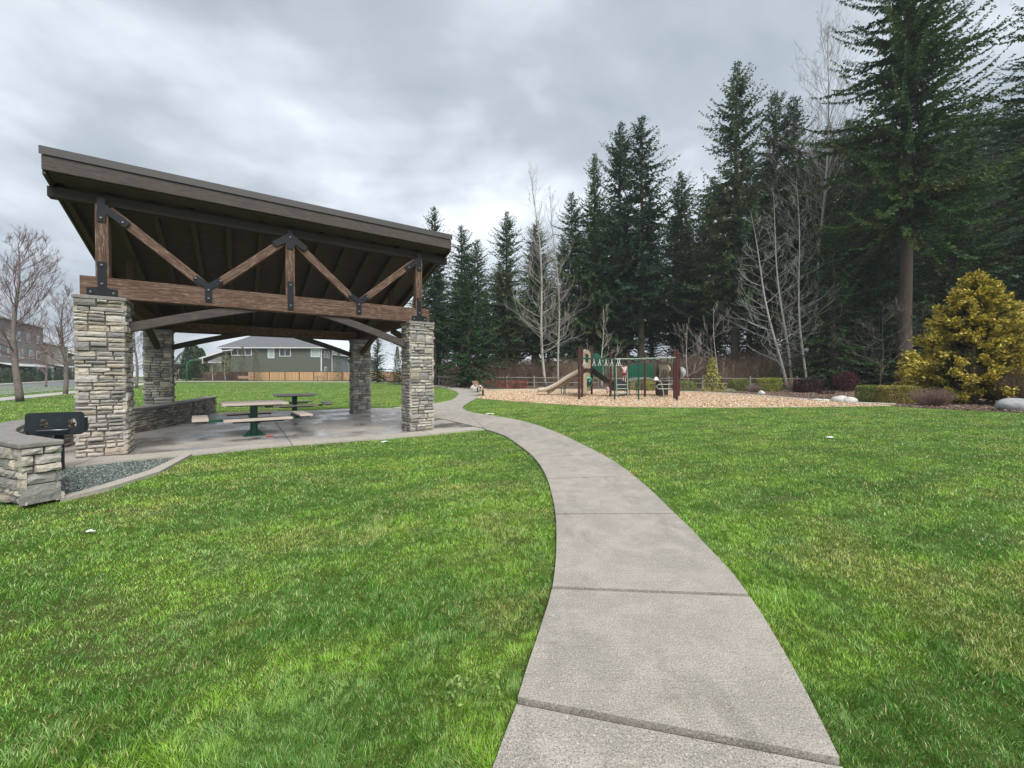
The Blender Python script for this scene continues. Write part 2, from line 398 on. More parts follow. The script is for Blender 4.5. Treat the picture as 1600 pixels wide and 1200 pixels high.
# ------------------------------------------------------------------ ground sheets
def clip(poly, a, b, c, keep=1):
    """keep part of 2D polygon where keep*(a x + b y - c) >= 0"""
    out = []
    n = len(poly)
    for i in range(n):
        p, q = poly[i], poly[(i + 1) % n]
        dp = keep * (a * p[0] + b * p[1] - c); dq = keep * (a * q[0] + b * q[1] - c)
        if dp >= 0: out.append(p)
        if (dp >= 0) != (dq >= 0):
            t = dp / (dp - dq); out.append((p[0] + (q[0] - p[0]) * t, p[1] + (q[1] - p[1]) * t))
    return out
def slab(mb, poly, z, thick, col=(1, 1, 1)):
    """horizontal slab over the terrain, split at the bends of the ground"""
    pieces = []
    a = clip(poly, 0, 1, 42.0, -1)
    if len(a) > 2: pieces.append(a)
    b = clip(clip(poly, 0, 1, 42.0, 1), 0, 1, 82.0, -1)
    if len(b) > 2: pieces.append(b)
    c = clip(poly, 0, 1, 82.0, 1)
    if len(c) > 2: pieces.append(c)
    for pc in pieces:
        area = sum(pc[i][0] * pc[(i + 1) % len(pc)][1] - pc[(i + 1) % len(pc)][0] * pc[i][1] for i in range(len(pc)))
        if area < 0: pc = pc[::-1]
        top = [Vector((x, y, hgt(y) + z)) for x, y in pc]
        tris = geometry.tessellate_polygon([top])
        n = len(pc)
        fs = []
        for t in tris:
            p, q, r = [top[i] for i in t]
            fs.append(tuple(t) if (q - p).cross(r - p).z > 0 else tuple(t)[::-1])
        vs = top + [v - Vector((0, 0, thick)) for v in top]
        for i in range(n):
            j = (i + 1) % n; fs.append((i, n + i, n + j, j))
        mb.add(vs, fs, col)
def xy(pts): return [(lambda g: (g.x, g.y))(G(*p)) for p in pts]
def smooth_poly(pts, k=4, closed=False):
    """Catmull-Rom through 2D points"""
    out = []; n = len(pts)
    for i in range(n if closed else n - 1):
        if closed: p0, p1, p2, p3 = pts[(i - 1) % n], pts[i], pts[(i + 1) % n], pts[(i + 2) % n]
        else: p0, p1, p2, p3 = pts[max(i - 1, 0)], pts[i], pts[i + 1], pts[min(i + 2, n - 1)]
        for j in range(k):
            t = j / k
            out.append(tuple(0.5 * ((2 * p1[d]) + (-p0[d] + p2[d]) * t + (2 * p0[d] - 5 * p1[d] + 4 * p2[d] - p3[d]) * t * t + (-p0[d] + 3 * p1[d] - 3 * p2[d] + p3[d]) * t ** 3) for d in range(2)))
    if not closed: out.append(tuple(pts[-1]))
    return out
LAWN_Z = -0.035
g = MB()
ys = [-60, 42, 82, 900]
for i in range(3):
    y0, y1 = ys[i], ys[i + 1]
    g.add([(-900, y0, hgt(y0) + LAWN_Z), (900, y0, hgt(y0) + LAWN_Z), (900, y1, hgt(y1) + LAWN_Z), (-900, y1, hgt(y1) + LAWN_Z)], [(0, 1, 2, 3)])
tag(g.build('lawn', M['lawn']), kind='structure')
EX = []          # polygons the grass blades keep out of

# pavilion frame
TH = 0.5988; EV = Vector((math.cos(TH), math.sin(TH), 0)); NV = Vector((-math.sin(TH), math.cos(TH), 0))
PA = Vector((-7.1763, 6.5962, 0)); S = 0.6087; LL = 5.6814; DD = 5.8157; HP = 2.6969
def PW(u, v, z=0): return PA + EV * u + NV * v + Vector((0, 0, z))

# path: left and right edge, bottom to top
pl = smooth_poly([(-1.9, -6.0), (-1.2, -3.0), (-0.5, -0.6)] + xy([(700, 1420), (738, 1270), (767, 1200), (790.6, 1137.5), (808, 1092), (825, 1037.5), (844, 981), (861, 926), (867, 890), (869.5, 850), (869, 815), (867, 795), (862.5, 772.5), (855, 747.5), (845, 728), (830, 710), (807.5, 692.5), (787.5, 680), (757, 670)]), 5)
pr = smooth_poly([(-0.7, -6.0), (0.1, -3.0), (0.8, -0.6)] + xy([(1440, 1420), (1356, 1270), (1320, 1200), (1285, 1130), (1250, 1062), (1200, 975), (1169, 928), (1137.5, 887.5), (1100, 848), (1075, 821), (1050, 797.5), (1025, 773), (1000, 751), (975, 731), (950, 715), (912, 695), (875, 677.5), (835, 662.5), (800, 654), (762, 648), (735, 643.5), (724, 638.5)]), 5)
def point_on(poly, px, py):
    q = G(px, py); best = min(range(len(poly)), key=lambda i: (poly[i][0] - q.x) ** 2 + (poly[i][1] - q.y) ** 2); return best
rail_pts = pl + pr[::-1]
joints = [((808, 1092), (1303, 1186)), ((864, 918), (1169, 930)), ((870, 803), (1053, 802)), ((855, 748), (990, 743)), ((838, 715), (930, 709)), ((752, 668), (790, 652))]
polyP = pl + pr[::-1]
panels = MB(); rest = polyP
GAP = [0.024, 0.034, 0.030, 0.026, 0.022, 0.018]
k = 0
for (a, b), gp in zip(joints, GAP):
    A_, B_ = G(*a), G(*b); d = (B_ - A_).normalized(); nx, ny = -d.y, d.x; c0 = nx * A_.x + ny * A_.y
    low = clip(rest, nx, ny, c0 - gp / 2, -1); rest = clip(rest, nx, ny, c0 + gp / 2, 1)
    slab(panels, low, -0.012 if k == 0 else 0.0, 0.10); k += 1
soil = MB(); slab(soil, polyP, -0.030, 0.02); tag(soil.build('soil', M['soil']), kind='structure')
# junction: path continues left past the pillar and up round the oval lawn
seam = xy([(757, 670), (676.5, 651.4), (612, 637.5)])
junction = rest[:]
slab(panels, junction, 0.0, 0.1)
A_, B_ = G(757, 670), G(724, 638.5)
up_left = xy([(757, 669.2), (676.5, 651), (612, 637.3), (627, 634.7), (652, 633), (678, 630.2), (697, 627), (706, 624.5), (713, 620.5), (717, 615), (712, 611), (700, 607), (678, 603.3), (651, 600.5), (623, 598.8), (581, 597.4), (500, 596.9), (420, 596.6), (275, 596.4), (150, 596.8)])
up_right = xy([(150, 595.4), (275, 595.2), (420, 595.5), (500, 595.8), (581, 596.2), (623, 597.7), (651, 599), (678, 601.5), (711, 604.8), (731, 608), (748, 610.2), (752, 614), (750, 618.5), (746, 621.5), (735, 627), (725, 633), (722.5, 636.5), (724, 638.4)])
upper = up_left + up_right
slab(panels, upper, 0.0, 0.1)
tag(panels.build('path', M['path']), kind='structure')
EX += [polyP, upper]
# pad the benches stand on
pad = xy([(748, 611), (790, 611), (788, 618.5), (747, 621)])
mb = MB(); slab(mb, pad, -0.004, 0.1); tag(mb.build('bench_pad', M['path']), kind='structure')

# patio under the pavilion
patio = xy([(757, 670.4), (733, 672), (651, 680), (600, 685), (550, 687.5), (480, 693), (403, 699), (340, 705.5), (300, 709.5), (284, 711.5), (208, 717.5), (94, 730), (40, 736)])
wall_line = [(-5.52, 4.68), (-6.2, 4.95), (-7.1, 5.5), (-7.84, 6.2), (-8.42, 7.0), (-8.78, 7.9), (-9.0, 9.0), (-9.35, 10.5), (-10.0, 12.2), (-10.8, 14.0), (-11.4, 15.2)]
patio = patio + wall_line[3:] + xy([(333, 645.5), (482, 641.5), (548, 638), (580, 637.4), (612, 637.7), (676.5, 651.8)])
mb = MB(); pieces = [patio]
for a, b in (((426, 654), (457, 695)), ((574, 645), (627, 662.5)), ((205, 692), (330, 642))):
    A_, B_ = G(*a), G(*b); d = (B_ - A_).normalized(); nx, ny = -d.y, d.x; c0 = nx * A_.x + ny * A_.y
    new = []
    for p in pieces:
        q1 = clip(p, nx, ny, c0 - 0.007, -1); q2 = clip(p, nx, ny, c0 + 0.007, 1)
        new += [q for q in (q1, q2) if len(q) > 2]
    pieces = new
# pale border band along the front, in front of the pillars
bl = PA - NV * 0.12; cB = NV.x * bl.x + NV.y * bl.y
mbb = MB()
for p in pieces:
    a = clip(p, NV.x, NV.y, cB - 0.006, -1); b = clip(p, NV.x, NV.y, cB + 0.006, 1)
    if len(a) > 2: slab(mbb, a, 0.0, 0.1)
    if len(b) > 2: slab(mb, b, 0.0, 0.1)
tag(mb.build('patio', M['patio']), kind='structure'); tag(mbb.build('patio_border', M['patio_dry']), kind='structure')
EX.append(patio)
bed = xy([(94, 730.5), (208, 718), (284, 712), (232, 736), (165, 757), (94, 777)]) + [(-5.02, 4.4), (-5.6, 4.7), (-6.3, 5.0), (-7.0, 5.45)] + xy([(40, 736.8)])
curb = xy([(284, 712), (300, 710), (250, 737.5), (170, 762.5), (94, 780.5), (94, 777), (165, 757), (232, 736)])
mb = MB(); slab(mb, bed, -0.03, 0.05); tag(mb.build('gravel_bed', M['gravel']), kind='structure')
mb = MB(); slab(mb, curb, 0.012, 0.12); tag(mb.build('bed_curb', M['patio_dry']), kind='structure')
EX += [bed, curb]
# playground surfacing
chips = xy([(746, 622), (800, 626.5), (850, 630), (907, 633), (975, 635), (1100, 636), (1230, 635.5), (1357, 634), (1400, 632.8), (1350, 631.3), (1294, 628), (1219, 621.5), (1144, 616), (1061, 612), (950, 609.5), (820, 609), (750, 610.3)])
mb = MB(); slab(mb, chips, 0.0, 0.08); tag(mb.build('playground_surface', M['chips']), kind='structure')
mb = MB()
ed = xy([(1400, 632.0), (1350, 630.4), (1294, 627.1), (1219, 620.8), (1144, 615.2), (1061, 611.3), (950, 608.8), (820, 608.4), (750, 609.8)])
ed2 = xy([(750, 610.4), (820, 609.0), (950, 609.4), (1061, 611.9), (1144, 616), (1219, 621.6), (1294, 628), (1350, 631.3), (1400, 632.9)])
slab(mb, ed + ed2, 0.06, 0.14); tag(mb.build('playground_curb', M['walk']), kind='structure')
EX.append(chips)
# bark beds and the floor of the wood
bed2 = xy([(700, 603.5), (731, 608), (750, 609.7), (820, 608.3), (950, 608.7), (1061, 611.2), (1144, 615.1), (1219, 620.7), (1294, 627), (1350, 630.3), (1385, 632.6), (1400, 634), (1450, 637), (1540, 641.5), (1600, 644), (1760, 652)])
bed2 = bed2 + [(60, 20), (120, 60), (120, 120), (-30, 120), (-24, 66)] + xy([(600, 596.2), (651, 598.6), (678, 601.2)])
mb = MB(); slab(mb, bed2, -0.012, 0.03); tag(mb.build('forest_floor', M['bark']), kind='structure')
EX.append(bed2)
# street on the left, parallel to the pavilion side
def EN(e, n): return (EV * e + NV * n)
def strip(e0, e1, n0, n1): return [(p.x, p.y) for p in (EN(e0, n0), EN(e1, n0), EN(e1, n1), EN(e0, n1))]
mb = MB(); slab(mb, strip(-25.3, -14.2, -10, 160), -0.028, 0.01); tag(mb.build('road', M['asphalt']), kind='structure')
mb = MB(); slab(mb, strip(-14.2, -14.0, -10, 160), 0.03, 0.1); slab(mb, strip(-25.5, -25.3, -10, 160), 0.10, 0.14); tag(mb.build('kerb', M['walk']), kind='structure')
mb = MB(); slab(mb, strip(-12.3, -10.7, -10, 160), 0.0, 0.05); slab(mb, strip(-28.0, -26.6, -10, 160), 0.08, 0.15); tag(mb.build('sidewalk', M['walk']), kind='structure')
EX.append(strip(-12.3, -10.7, -10, 160))

# ------------------------------------------------------------------ grass blades
def inside(P, poly):
    x, y = P[:, 0], P[:, 1]; r = np.zeros(len(P), bool); n = len(poly); j = n - 1
    for i in range(n):
        xi, yi = poly[i]; xj, yj = poly[j]
        cnd = ((yi > y) != (yj > y)) & (x < (xj - xi) * (y - yi) / (yj - yi + 1e-12) + xi)
        r ^= cnd; j = i
    return r
def vnoise(P, scale, seed):
    """cheap smooth value noise on 2D points"""
    rs = np.random.RandomState(seed); T = rs.rand(64, 64)
    q = P * scale; i = np.floor(q).astype(int); f = q - i; f = f * f * (3 - 2 * f)
    a = T[i[:, 0] % 64, i[:, 1] % 64]; b = T[(i[:, 0] + 1) % 64, i[:, 1] % 64]
    c = T[i[:, 0] % 64, (i[:, 1] + 1) % 64]; d = T[(i[:, 0] + 1) % 64, (i[:, 1] + 1) % 64]
    return (a * (1 - f[:, 0]) + b * f[:, 0]) * (1 - f[:, 1]) + (c * (1 - f[:, 0]) + d * f[:, 0]) * f[:, 1]
def fbm(P, s, seed): return (vnoise(P, s, seed) + 0.5 * vnoise(P, s * 2.1, seed + 1) + 0.25 * vnoise(P, s * 4.3, seed + 2)) / 1.75
def make_grass():
    rs = np.random.RandomState(5)
    N = GRASS_N
    # distance drawn so that density falls with the square of the distance
    r = 1.15 * np.exp(rs.rand(N) * math.log(80 / 1.15)); th = (rs.rand(N) - 0.5) * R(112)
    wide = rs.rand(N) < 0.22; th[wide] = np.sign(rs.rand(wide.sum()) - 0.5) * (R(54) + R(60) * rs.rand(wide.sum()) ** 1.4)
    nb_ = int(N * 0.03); r[:nb_] = 2.2 * np.sqrt(rs.rand(nb_)); th[:nb_] = rs.rand(nb_) * 6.283
    P = np.stack([r * np.sin(th), r * np.cos(th)], 1)
    keep = np.ones(N, bool)
    for poly in EX: keep &= ~inside(P, poly)
    P = P[keep]; r = r[keep]; n = len(P)
    # tuft clustering
    w = np.clip(0.0016 * (r / 1.6) ** 0.85, 0.0016, 0.06)
    L = (0.016 + 0.018 * rs.rand(n)) * np.interp(r, [1, 6], [0.9, 1.1]) * (0.75 + 0.6 * fbm(P, 1.3, 3)) * np.clip(0.9 + r * 0.01, 1, 1.25)
    clump = 0.6 * vnoise(P, 11.0, 61) + 0.4 * vnoise(P, 27.0, 62); near = np.clip(1.6 - r / 9, 0, 1)
    L *= 1 + near * (1.5 * (clump - 0.5))
    wc = G(425, 1165); wild = ((P[:, 0] - wc.x) ** 2 * 0.5 + (P[:, 1] - wc.y) ** 2) < (0.22 * (0.3 + 1.2 * fbm(P, 4, 77))) ** 2
    wild |= fbm(P, 1.6, 21) > 0.80
    L[wild] *= 1.4
    ang = rs.rand(n) * 2 * np.pi
    lean = 0.25 + 0.65 * rs.rand(n)
    la = 2 * np.pi * vnoise(P, 9.0, 9) * 2.5 + rs.randn(n) * 1.0
    D = np.stack([np.cos(la), np.sin(la)], 1)
    Sx = np.stack([np.cos(ang), np.sin(ang)], 1)
    z0 = np.array([LAWN_Z - 0.004] * n) + 0.0125 * np.clip(P[:, 1] - 42, 0, 40)
    V = np.zeros((n, 5, 3), np.float32)
    for k, (t, ww) in enumerate(((0, 1), (0, -1), (0.55, -0.8), (0.55, 0.8), (1, 0))):
        off = D * (L * lean * (t ** 1.6) * 0.9)[:, None]
        V[:, k, :2] = P + off + Sx * (w * 0.5 * ww)[:, None]
        V[:, k, 2] = z0 + L * t * (1 - 0.25 * lean * t)
    base = np.arange(n)[:, None] * 5
    F = np.concatenate([base + np.array([[0, 1, 2]]), base + np.array([[0, 2, 3]]), base + np.array([[3, 2, 4]])])
    # colour of each blade
    cs_, sn_ = math.cos(0.45), math.sin(0.45); Q = np.stack([P[:, 0] * cs_ + P[:, 1] * sn_, (-P[:, 0] * sn_ + P[:, 1] * cs_) * 2.2], 1)
    a = fbm(Q, 1.3, 31); b = fbm(P, 4.5, 41); ye = 0.65 * fbm(Q, 0.6, 51) + 0.35 * fbm(P, 3.2, 52); dk = fbm(Q + 9, 1.9, 57)
    C = np.zeros((n, 3)); mixv = np.clip((a - 0.35) / 0.3, 0, 1)[:, None]
    C = (1 - mixv) * np.array([0.062, 0.155, 0.022]) + mixv * np.array([0.175, 0.30, 0.038])
    m2 = np.clip((b - 0.55) / 0.2, 0, 1)[:, None] * 0.8; C = C * (1 - m2) + m2 * np.array([0.15, 0.255, 0.07])
    m3 = np.clip((ye - 0.58) / 0.10, 0, 1)[:, None] * 0.5; C = C * (1 - m3) + m3 * np.array([0.24, 0.28, 0.055])
    m4 = np.clip((dk - 0.60) / 0.14, 0, 1)[:, None] * 0.45; C = C * (1 - m4) + m4 * np.array([0.07, 0.11, 0.025])
    C *= (0.45 + 1.1 * rs.rand(n) ** 1.3)[:, None]
    dead = rs.rand(n) < 0.045 + 0.16 * np.clip((ye - 0.56) / 0.12, 0, 1); C[dead] = np.array([0.42, 0.36, 0.17]) * (0.6 + 0.6 * rs.rand(dead.sum()))[:, None]
    pal = rs.rand(n) < 0.05; C[pal] = np.array([0.34, 0.44, 0.20])
    C[wild] = C[wild] * 0.75 + 0.25 * np.array([0.17, 0.29, 0.08])
    C = C * GRASS_GAIN
    CC = np.repeat(C[:, None, :], 5, 1); 
    o = np_mesh('lawn_grass', V.reshape(-1, 3), F, M['blade'], None, CC.reshape(-1, 3))
    tag(o, 'short mown green lawn grass with yellowish patches on both sides of the path', 'grass', kind='stuff')
GRASS_N = 2000000; GRASS_GAIN = 1.98
make_grass()
def scatter_bits(name, poly_px, n, size, cols, label, cat, zb, m, seed=1, nearw=True, flat=0.5):
    rs = np.random.RandomState(seed); poly = poly_px
    a = np.array(poly); lo, hi = a.min(0), a.max(0); Ps = []
    tot = 0
    while tot < n:
        P = lo + rs.rand(n * 2, 2) * (hi - lo); P = P[inside(P, poly)]; Ps.append(P); tot += len(P)
    P = np.concatenate(Ps)[:n]
    d1 = rs.randn(n, 3); d1[:, 2] *= flat; d1 /= np.linalg.norm(d1, axis=1)[:, None]
    d2 = np.cross(d1, rs.randn(n, 3) * np.array([0.3, 0.3, 1])); d2 /= np.linalg.norm(d2, axis=1)[:, None]
    ln = size * (0.5 + rs.rand(n)); wd = ln * (0.3 + 0.4 * rs.rand(n))
    c = np.stack([P[:, 0], P[:, 1], zb + 0.0125 * np.clip(P[:, 1] - 42, 0, 40) + rs.rand(n) * size * 0.5], 1)
    d3 = np.cross(d1, d2)
    V = np.zeros((n, 6, 3))
    V[:, 0] = c + d1 * ln[:, None] / 2; V[:, 1] = c - d1 * ln[:, None] / 2
    V[:, 2] = c + d2 * wd[:, None] / 2; V[:, 3] = c - d2 * wd[:, None] / 2
    V[:, 4] = c + d3 * wd[:, None] / 3; V[:, 5] = c - d3 * wd[:, None] / 3
    b = np.arange(n)[:, None] * 6
    F = np.concatenate([b + np.array([f]) for f in ((0, 2, 4), (2, 1, 4), (1, 3, 4), (3, 0, 4), (2, 0, 5), (1, 2, 5), (3, 1, 5), (0, 3, 5))])
    ci = rs.randint(0, len(cols), n); C = np.array(cols)[ci] * (0.75 + 0.5 * rs.rand(n))[:, None]
    o = np_mesh(name, V.reshape(-1, 3), F, m, None, np.repeat(C, 6, 0))
    tag(o, label, cat, kind='stuff')
scatter_bits('wood_chips', chips, 26000, 0.10, [(0.66, 0.47, 0.29), (0.76, 0.62, 0.46), (0.58, 0.36, 0.19), (0.80, 0.71, 0.58), (0.40, 0.28, 0.19)], 'orange and cream wood chips under the playground equipment', 'wood chips', 0.0, M['chip_bits'])
near_bed = xy([(1144, 615.3), (1219, 620.9), (1294, 627.2), (1350, 630.5), (1385, 632.8), (1450, 637.2), (1540, 641.7), (1600, 644.2), (1700, 649), (1650, 622), (1400, 612), (1250, 610), (1100, 609)])
scatter_bits('bark_pieces', near_bed, 16000, 0.09, [(0.20, 0.12, 0.09), (0.10, 0.06, 0.045), (0.30, 0.20, 0.15), (0.45, 0.36, 0.30)], 'reddish brown bark mulch in the beds before the fence', 'bark mulch', -0.01, M['chip_bits'], 4)
scatter_bits('gravel_stones', bed, 9000, 0.025, [(0.14, 0.17, 0.155), (0.24, 0.28, 0.26), (0.08, 0.10, 0.095), (0.40, 0.44, 0.41)], 'bluish grey gravel in the curbed bed before the left pillar', 'gravel', -0.03, M['chip_bits'], 6)

# ------------------------------------------------------------------ stonework
STONE_COLS = [(0.33, 0.315, 0.29), (0.42, 0.395, 0.35), (0.55, 0.50, 0.41), (0.50, 0.47, 0.415), (0.28, 0.27, 0.255), (0.62, 0.57, 0.47), (0.38, 0.36, 0.33), (0.54, 0.51, 0.46), (0.47, 0.41, 0.32)]
def stone_face(mb, o, ud, nd, W, H, rnd, dark=1.0, zf=None, hmin=0.046, hmax=0.105):
    """lay irregular ledge stones on a face: o lower corner, ud along, nd outward"""
    ud, nd = Vector(ud), Vector(nd)
    def stone(u0, u1, z0, z1):
        g_ = 0.002
        u0 += g_; u1 -= g_; z0 += g_ * 0.8; z1 -= g_ * 0.8
        pr_ = rnd.uniform(0.006, 0.056); ch = min(0.016, (z1 - z0) * 0.22)
        c = rnd.choice(STONE_COLS); k_ = rnd.uniform(0.76, 1.20) * dark; col = tuple(x * k_ for x in c)
        j = lambda a: rnd.uniform(-a, a)
        nx_ = 3; P_ = []
        # outer ring at back, then a front grid 4x3 with relief
        def pt(u, z, d): return o + ud * u + Vector((0, 0, z)) + nd * d
        cols_ = [0, 0.33, 0.67, 1]; rows_ = [0, 0.5, 1]
        vs = []
        dz_ = [j(0.004) for _ in range(8)]
        for r_i, rr in enumerate(rows_):
            for c_i, cc in enumerate(cols_):
                edge = (c_i in (0, 3)) + (r_i in (0, 2))
                uu = u0 + (u1 - u0) * cc + (ch * 0.6 if c_i == 0 else -ch * 0.6 if c_i == 3 else j((u1 - u0) * 0.06))
                zz_ = z0 + (z1 - z0) * rr + (ch * 0.5 if r_i == 0 else -ch * 0.5 if r_i == 2 else j((z1 - z0) * 0.12)) + j(0.002)
                vs.append(pt(uu, zz_, pr_ + j(0.006) + j(0.004) + (0.0 if edge else 0.012) - (0.006 if edge == 2 else 0)))
        ring_idx = [0, 1, 2, 3, 7, 11, 10, 9, 8, 4]
        for t_ in ring_idx:
            r_i, c_i = divmod(t_, 4)
            vs.append(pt(u0 + (u1 - u0) * cols_[c_i] + j(0.002), z0 + (z1 - z0) * rows_[r_i] + j(0.003), -0.02))
        fs = []
        for r_i in range(2):
            for c_i in range(3):
                a = r_i * 4 + c_i; fs.append((a, a + 1, a + 5, a + 4))
        for t_ in range(10):
            a, b = ring_idx[t_], ring_idx[(t_ + 1) % 10]; fs.append((a, 12 + t_, 12 + (t_ + 1) % 10, b))
        mb.add(vs, fs, col)
    z = 0.0
    while z < H - 1e-6:
        h = rnd.uniform(hmin, hmax) + rnd.uniform(hmin, hmax)
        if H - z - h < hmin * 1.6: h = H - z
        split = z + h * rnd.uniform(0.38, 0.62)
        # tall blocks break the band into runs
        u = 0.0; runs = []
        while u < W - 1e-6:
            w = rnd.uniform(0.16, 0.46)
            if W - u - w < 0.12: w = W - u
            runs.append((u, u + w, rnd.random() < 0.22 and w < 0.35)); u += w
        for (a, b, tall) in runs:
            if tall: stone(a, b, z, z + h); continue
            sp = split + rnd.uniform(-0.01, 0.01)
            for (zz0, zz1) in ((z, sp), (sp, z + h)):
                if b - a > 0.26 and rnd.random() < 0.7:
                    c_ = a + (b - a) * rnd.uniform(0.3, 0.7); stone(a, c_, zz0, zz1); stone(c_, b, zz0, zz1)
                else: stone(a, b, zz0, zz1)
        z += h
def square_pillar(mb_st, mb_m, x0, y0, sx, sy, H, rnd, dark=1.0):
    """local coords; corner x0,y0"""
    faces = [((x0, y0, 0), (1, 0, 0), (0, -1, 0), sx), ((x0 + sx, y0, 0), (0, 1, 0), (1, 0, 0), sy),
             ((x0 + sx, y0 + sy, 0), (-1, 0, 0), (0, 1, 0), sx), ((x0, y0 + sy, 0), (0, -1, 0), (-1, 0, 0), sy)]
    for o, u, n, W in faces:
        u = Vector(u); o = Vector(o) - u * 0.028
        stone_face(mb_st, o, u, n, W + 0.056, H, rnd, dark)
    mb_m.box((x0 + sx / 2, y0 + sy / 2, H / 2), (sx - 0.002, sy - 0.002, H))

# ------------------------------------------------------------------ pavilion
pav = thing('pavilion', 'open picnic pavilion with sloping timber roof on four stacked stone pillars', 'pavilion', (PA.x, PA.y, 0), TH)
rnd = random.Random(3)
for (u, v) in ((0, 0), (LL, 0), (0, DD), (LL, DD)):
    st, mo, cp = MB(), MB(), MB()
    ins = 0.02
    square_pillar(st, mo, u + ins, v + ins, S - 2 * ins, S - 2 * ins, HP - 0.06, rnd)
    p = st.build('stone_pillar', M['stone'], pav)
    mo.build('mortar_core', M['mortar'], p)
    cp.box((u + S / 2, v + S / 2, HP - 0.031), (S + 0.05, S + 0.05, 0.058)); cp.build('pillar_cap', M['cap'], p, bevel=0.008)
SL, RH = 0.2561, 4.5793
def rz_(v): return RH - SL * v
uL, uR = -0.3084, LL + S + 0.4564; vF, vB = -0.0743, DD + S + 0.55
vm = S / 2
# beams
def beam(name, a, b, w, h, m, parent=pav, bev=0.008):
    mb = MB(); a, b = Vector(a), Vector(b); d = b - a; L_ = d.length
    mb.box((L_ / 2, 0, 0), (L_, w, h))
    o = mb.build(name, m, parent, bevel=bev)
    x = d.normalized(); up = Vector((0, 0, 1)) if abs(x.z) < 0.95 else Vector((0, 1, 0))
    y = up.cross(x).normalized(); z = x.cross(y)
    o.matrix_local = Matrix.Translation(a) @ Matrix((x, y, z)).transposed().to_4x4()
    return o
bh = 0.35
beam('front_beam', (0.03, vm - 0.03, HP + bh / 2), (LL + S - 0.03, vm - 0.03, HP + bh / 2), 0.2, bh, M['beam'])
beam('back_beam', (-0.1, DD + vm, HP + 0.13), (LL + S + 0.1, DD + vm, HP + 0.13), 0.2, 0.26, M['beam'])
beam('side_beam', (LL + S / 2, vm + 0.1, HP + 0.16), (LL + S / 2, DD + vm - 0.1, HP + 0.16), 0.15, 0.3, M['rafter'])
beam('side_beam', (S / 2, vm + 0.1, HP + 0.16), (S / 2, DD + vm - 0.1, HP + 0.16), 0.15, 0.3, M['rafter'])
PT = 4.29
beam('top_beam', (uL - 0.03, vm, PT + 0.085), (uR + 0.03, vm, PT + 0.085), 0.16, 0.17, M['dark_timber'])
for u in (S / 2, LL / 2 + S / 2, LL + S / 2):
    beam('truss_post', (u, vm - 0.03, HP + bh), (u, vm - 0.03, PT), 0.17, 0.19, M['beam'])
vd = 1.76
for a, b in (((S / 2 + 0.08, PT - 0.06), (vd - 0.05, HP + bh + 0.03)), ((vd + 0.07, HP + bh + 0.03), (LL / 2 + S / 2 - 0.1, PT - 0.10)),
             ((LL / 2 + S / 2 + 0.1, PT - 0.10), (LL + S - vd - 0.07, HP + bh + 0.03)), ((LL + S - vd + 0.05, HP + bh + 0.03), (LL + S / 2 - 0.08, PT - 0.06))):
    beam('truss_diagonal', (a[0], vm - 0.03, a[1]), (b[0], vm - 0.03, b[1]), 0.15, 0.15, M['beam'])
def arched(name, a, b, sag, w, h, m):
    """slightly arched brace in the u-z plane"""
    mb = MB(); a, b = Vector(a), Vector(b); n = 10; P_ = []
    for i in range(n + 1):
        t = i / n; p = a.lerp(b, t) + Vector((0, 0, sag * 4 * t * (1 - t))); P_.append(p)
    d0 = (b - a); side = Vector((0, 0, 1)).cross(d0).normalized()
    vs, fs = [], []
    for p in P_:
        for sx_, sz_ in ((-1, -1), (1, -1), (1, 1), (-1, 1)): vs.append(p + side * sx_ * w / 2 + Vector((0, 0, sz_ * h / 2)))
    for i in range(n):
        for k_ in range(4): fs.append((i * 4 + k_, i * 4 + (k_ + 1) % 4, (i + 1) * 4 + (k_ + 1) % 4, (i + 1) * 4 + k_))
    fs.append((3, 2, 1, 0)); fs.append(tuple(n * 4 + k_ for k_ in range(4)))
    mb.add(vs, fs); return mb.build(name, m, pav, bevel=0.006)
for vv, hb in ((vm - 0.02, HP), (DD + vm, HP)):
    arched('knee_brace', (S - 0.02, vv, hb - 0.50), (2.55, vv, hb + 0.055), 0.025, 0.14, 0.16, M['fascia'])
    arched('knee_brace', (LL + 0.02, vv, hb - 0.58), (LL + S - 2.55, vv, hb + 0.055), 0.025, 0.14, 0.16, M['fascia'])
for uu in (S / 2, LL + S / 2):
    mb = MB()
    beam('side_brace', (uu, S, HP - 0.5), (uu, 2.3, HP - 0.02), 0.12, 0.14, M['rafter'])
    beam('side_brace', (uu, DD, HP - 0.5), (uu, DD - 1.7, HP - 0.02), 0.12, 0.14, M['rafter'])
# rafters and deck
nr = 13
for i in range(nr):
    u = uL + 0.1 + (uR - uL - 0.2) * i / (nr - 1)
    beam('rafter', (u, vm + 0.02, rz_(vm + 0.02) + 0.02), (u, vB - 0.05, rz_(vB - 0.05) + 0.02), 0.085, 0.15, M['soffit'], bev=0)
for uu in (S / 2, LL + S / 2):
    beam('gable_strut', (uu, 2.4, HP + 0.3), (uu, 2.4, rz_(2.4) - 0.09), 0.12, 0.12, M['rafter'])
mb = MB()
T = 0.05
def roof_sheet(mb, z0, z1, du, dv):
    vs = []
    for z in (z0, z1):
        for (u, v) in ((uL - du, vF - dv), (uR + du, vF - dv), (uR + du, vB + dv), (uL - du, vB + dv)): vs.append((u, v, rz_(v) + z))
    mb.add(vs, [(3, 2, 1, 0), (4, 5, 6, 7), (0, 1, 5, 4), (1, 2, 6, 5), (2, 3, 7, 6), (3, 0, 4, 7)])
roof_sheet(mb, 0.101, 0.16, -0.04, -0.04); mb.build('roof_deck', M['soffit'], pav)
mb = MB(); vs = []
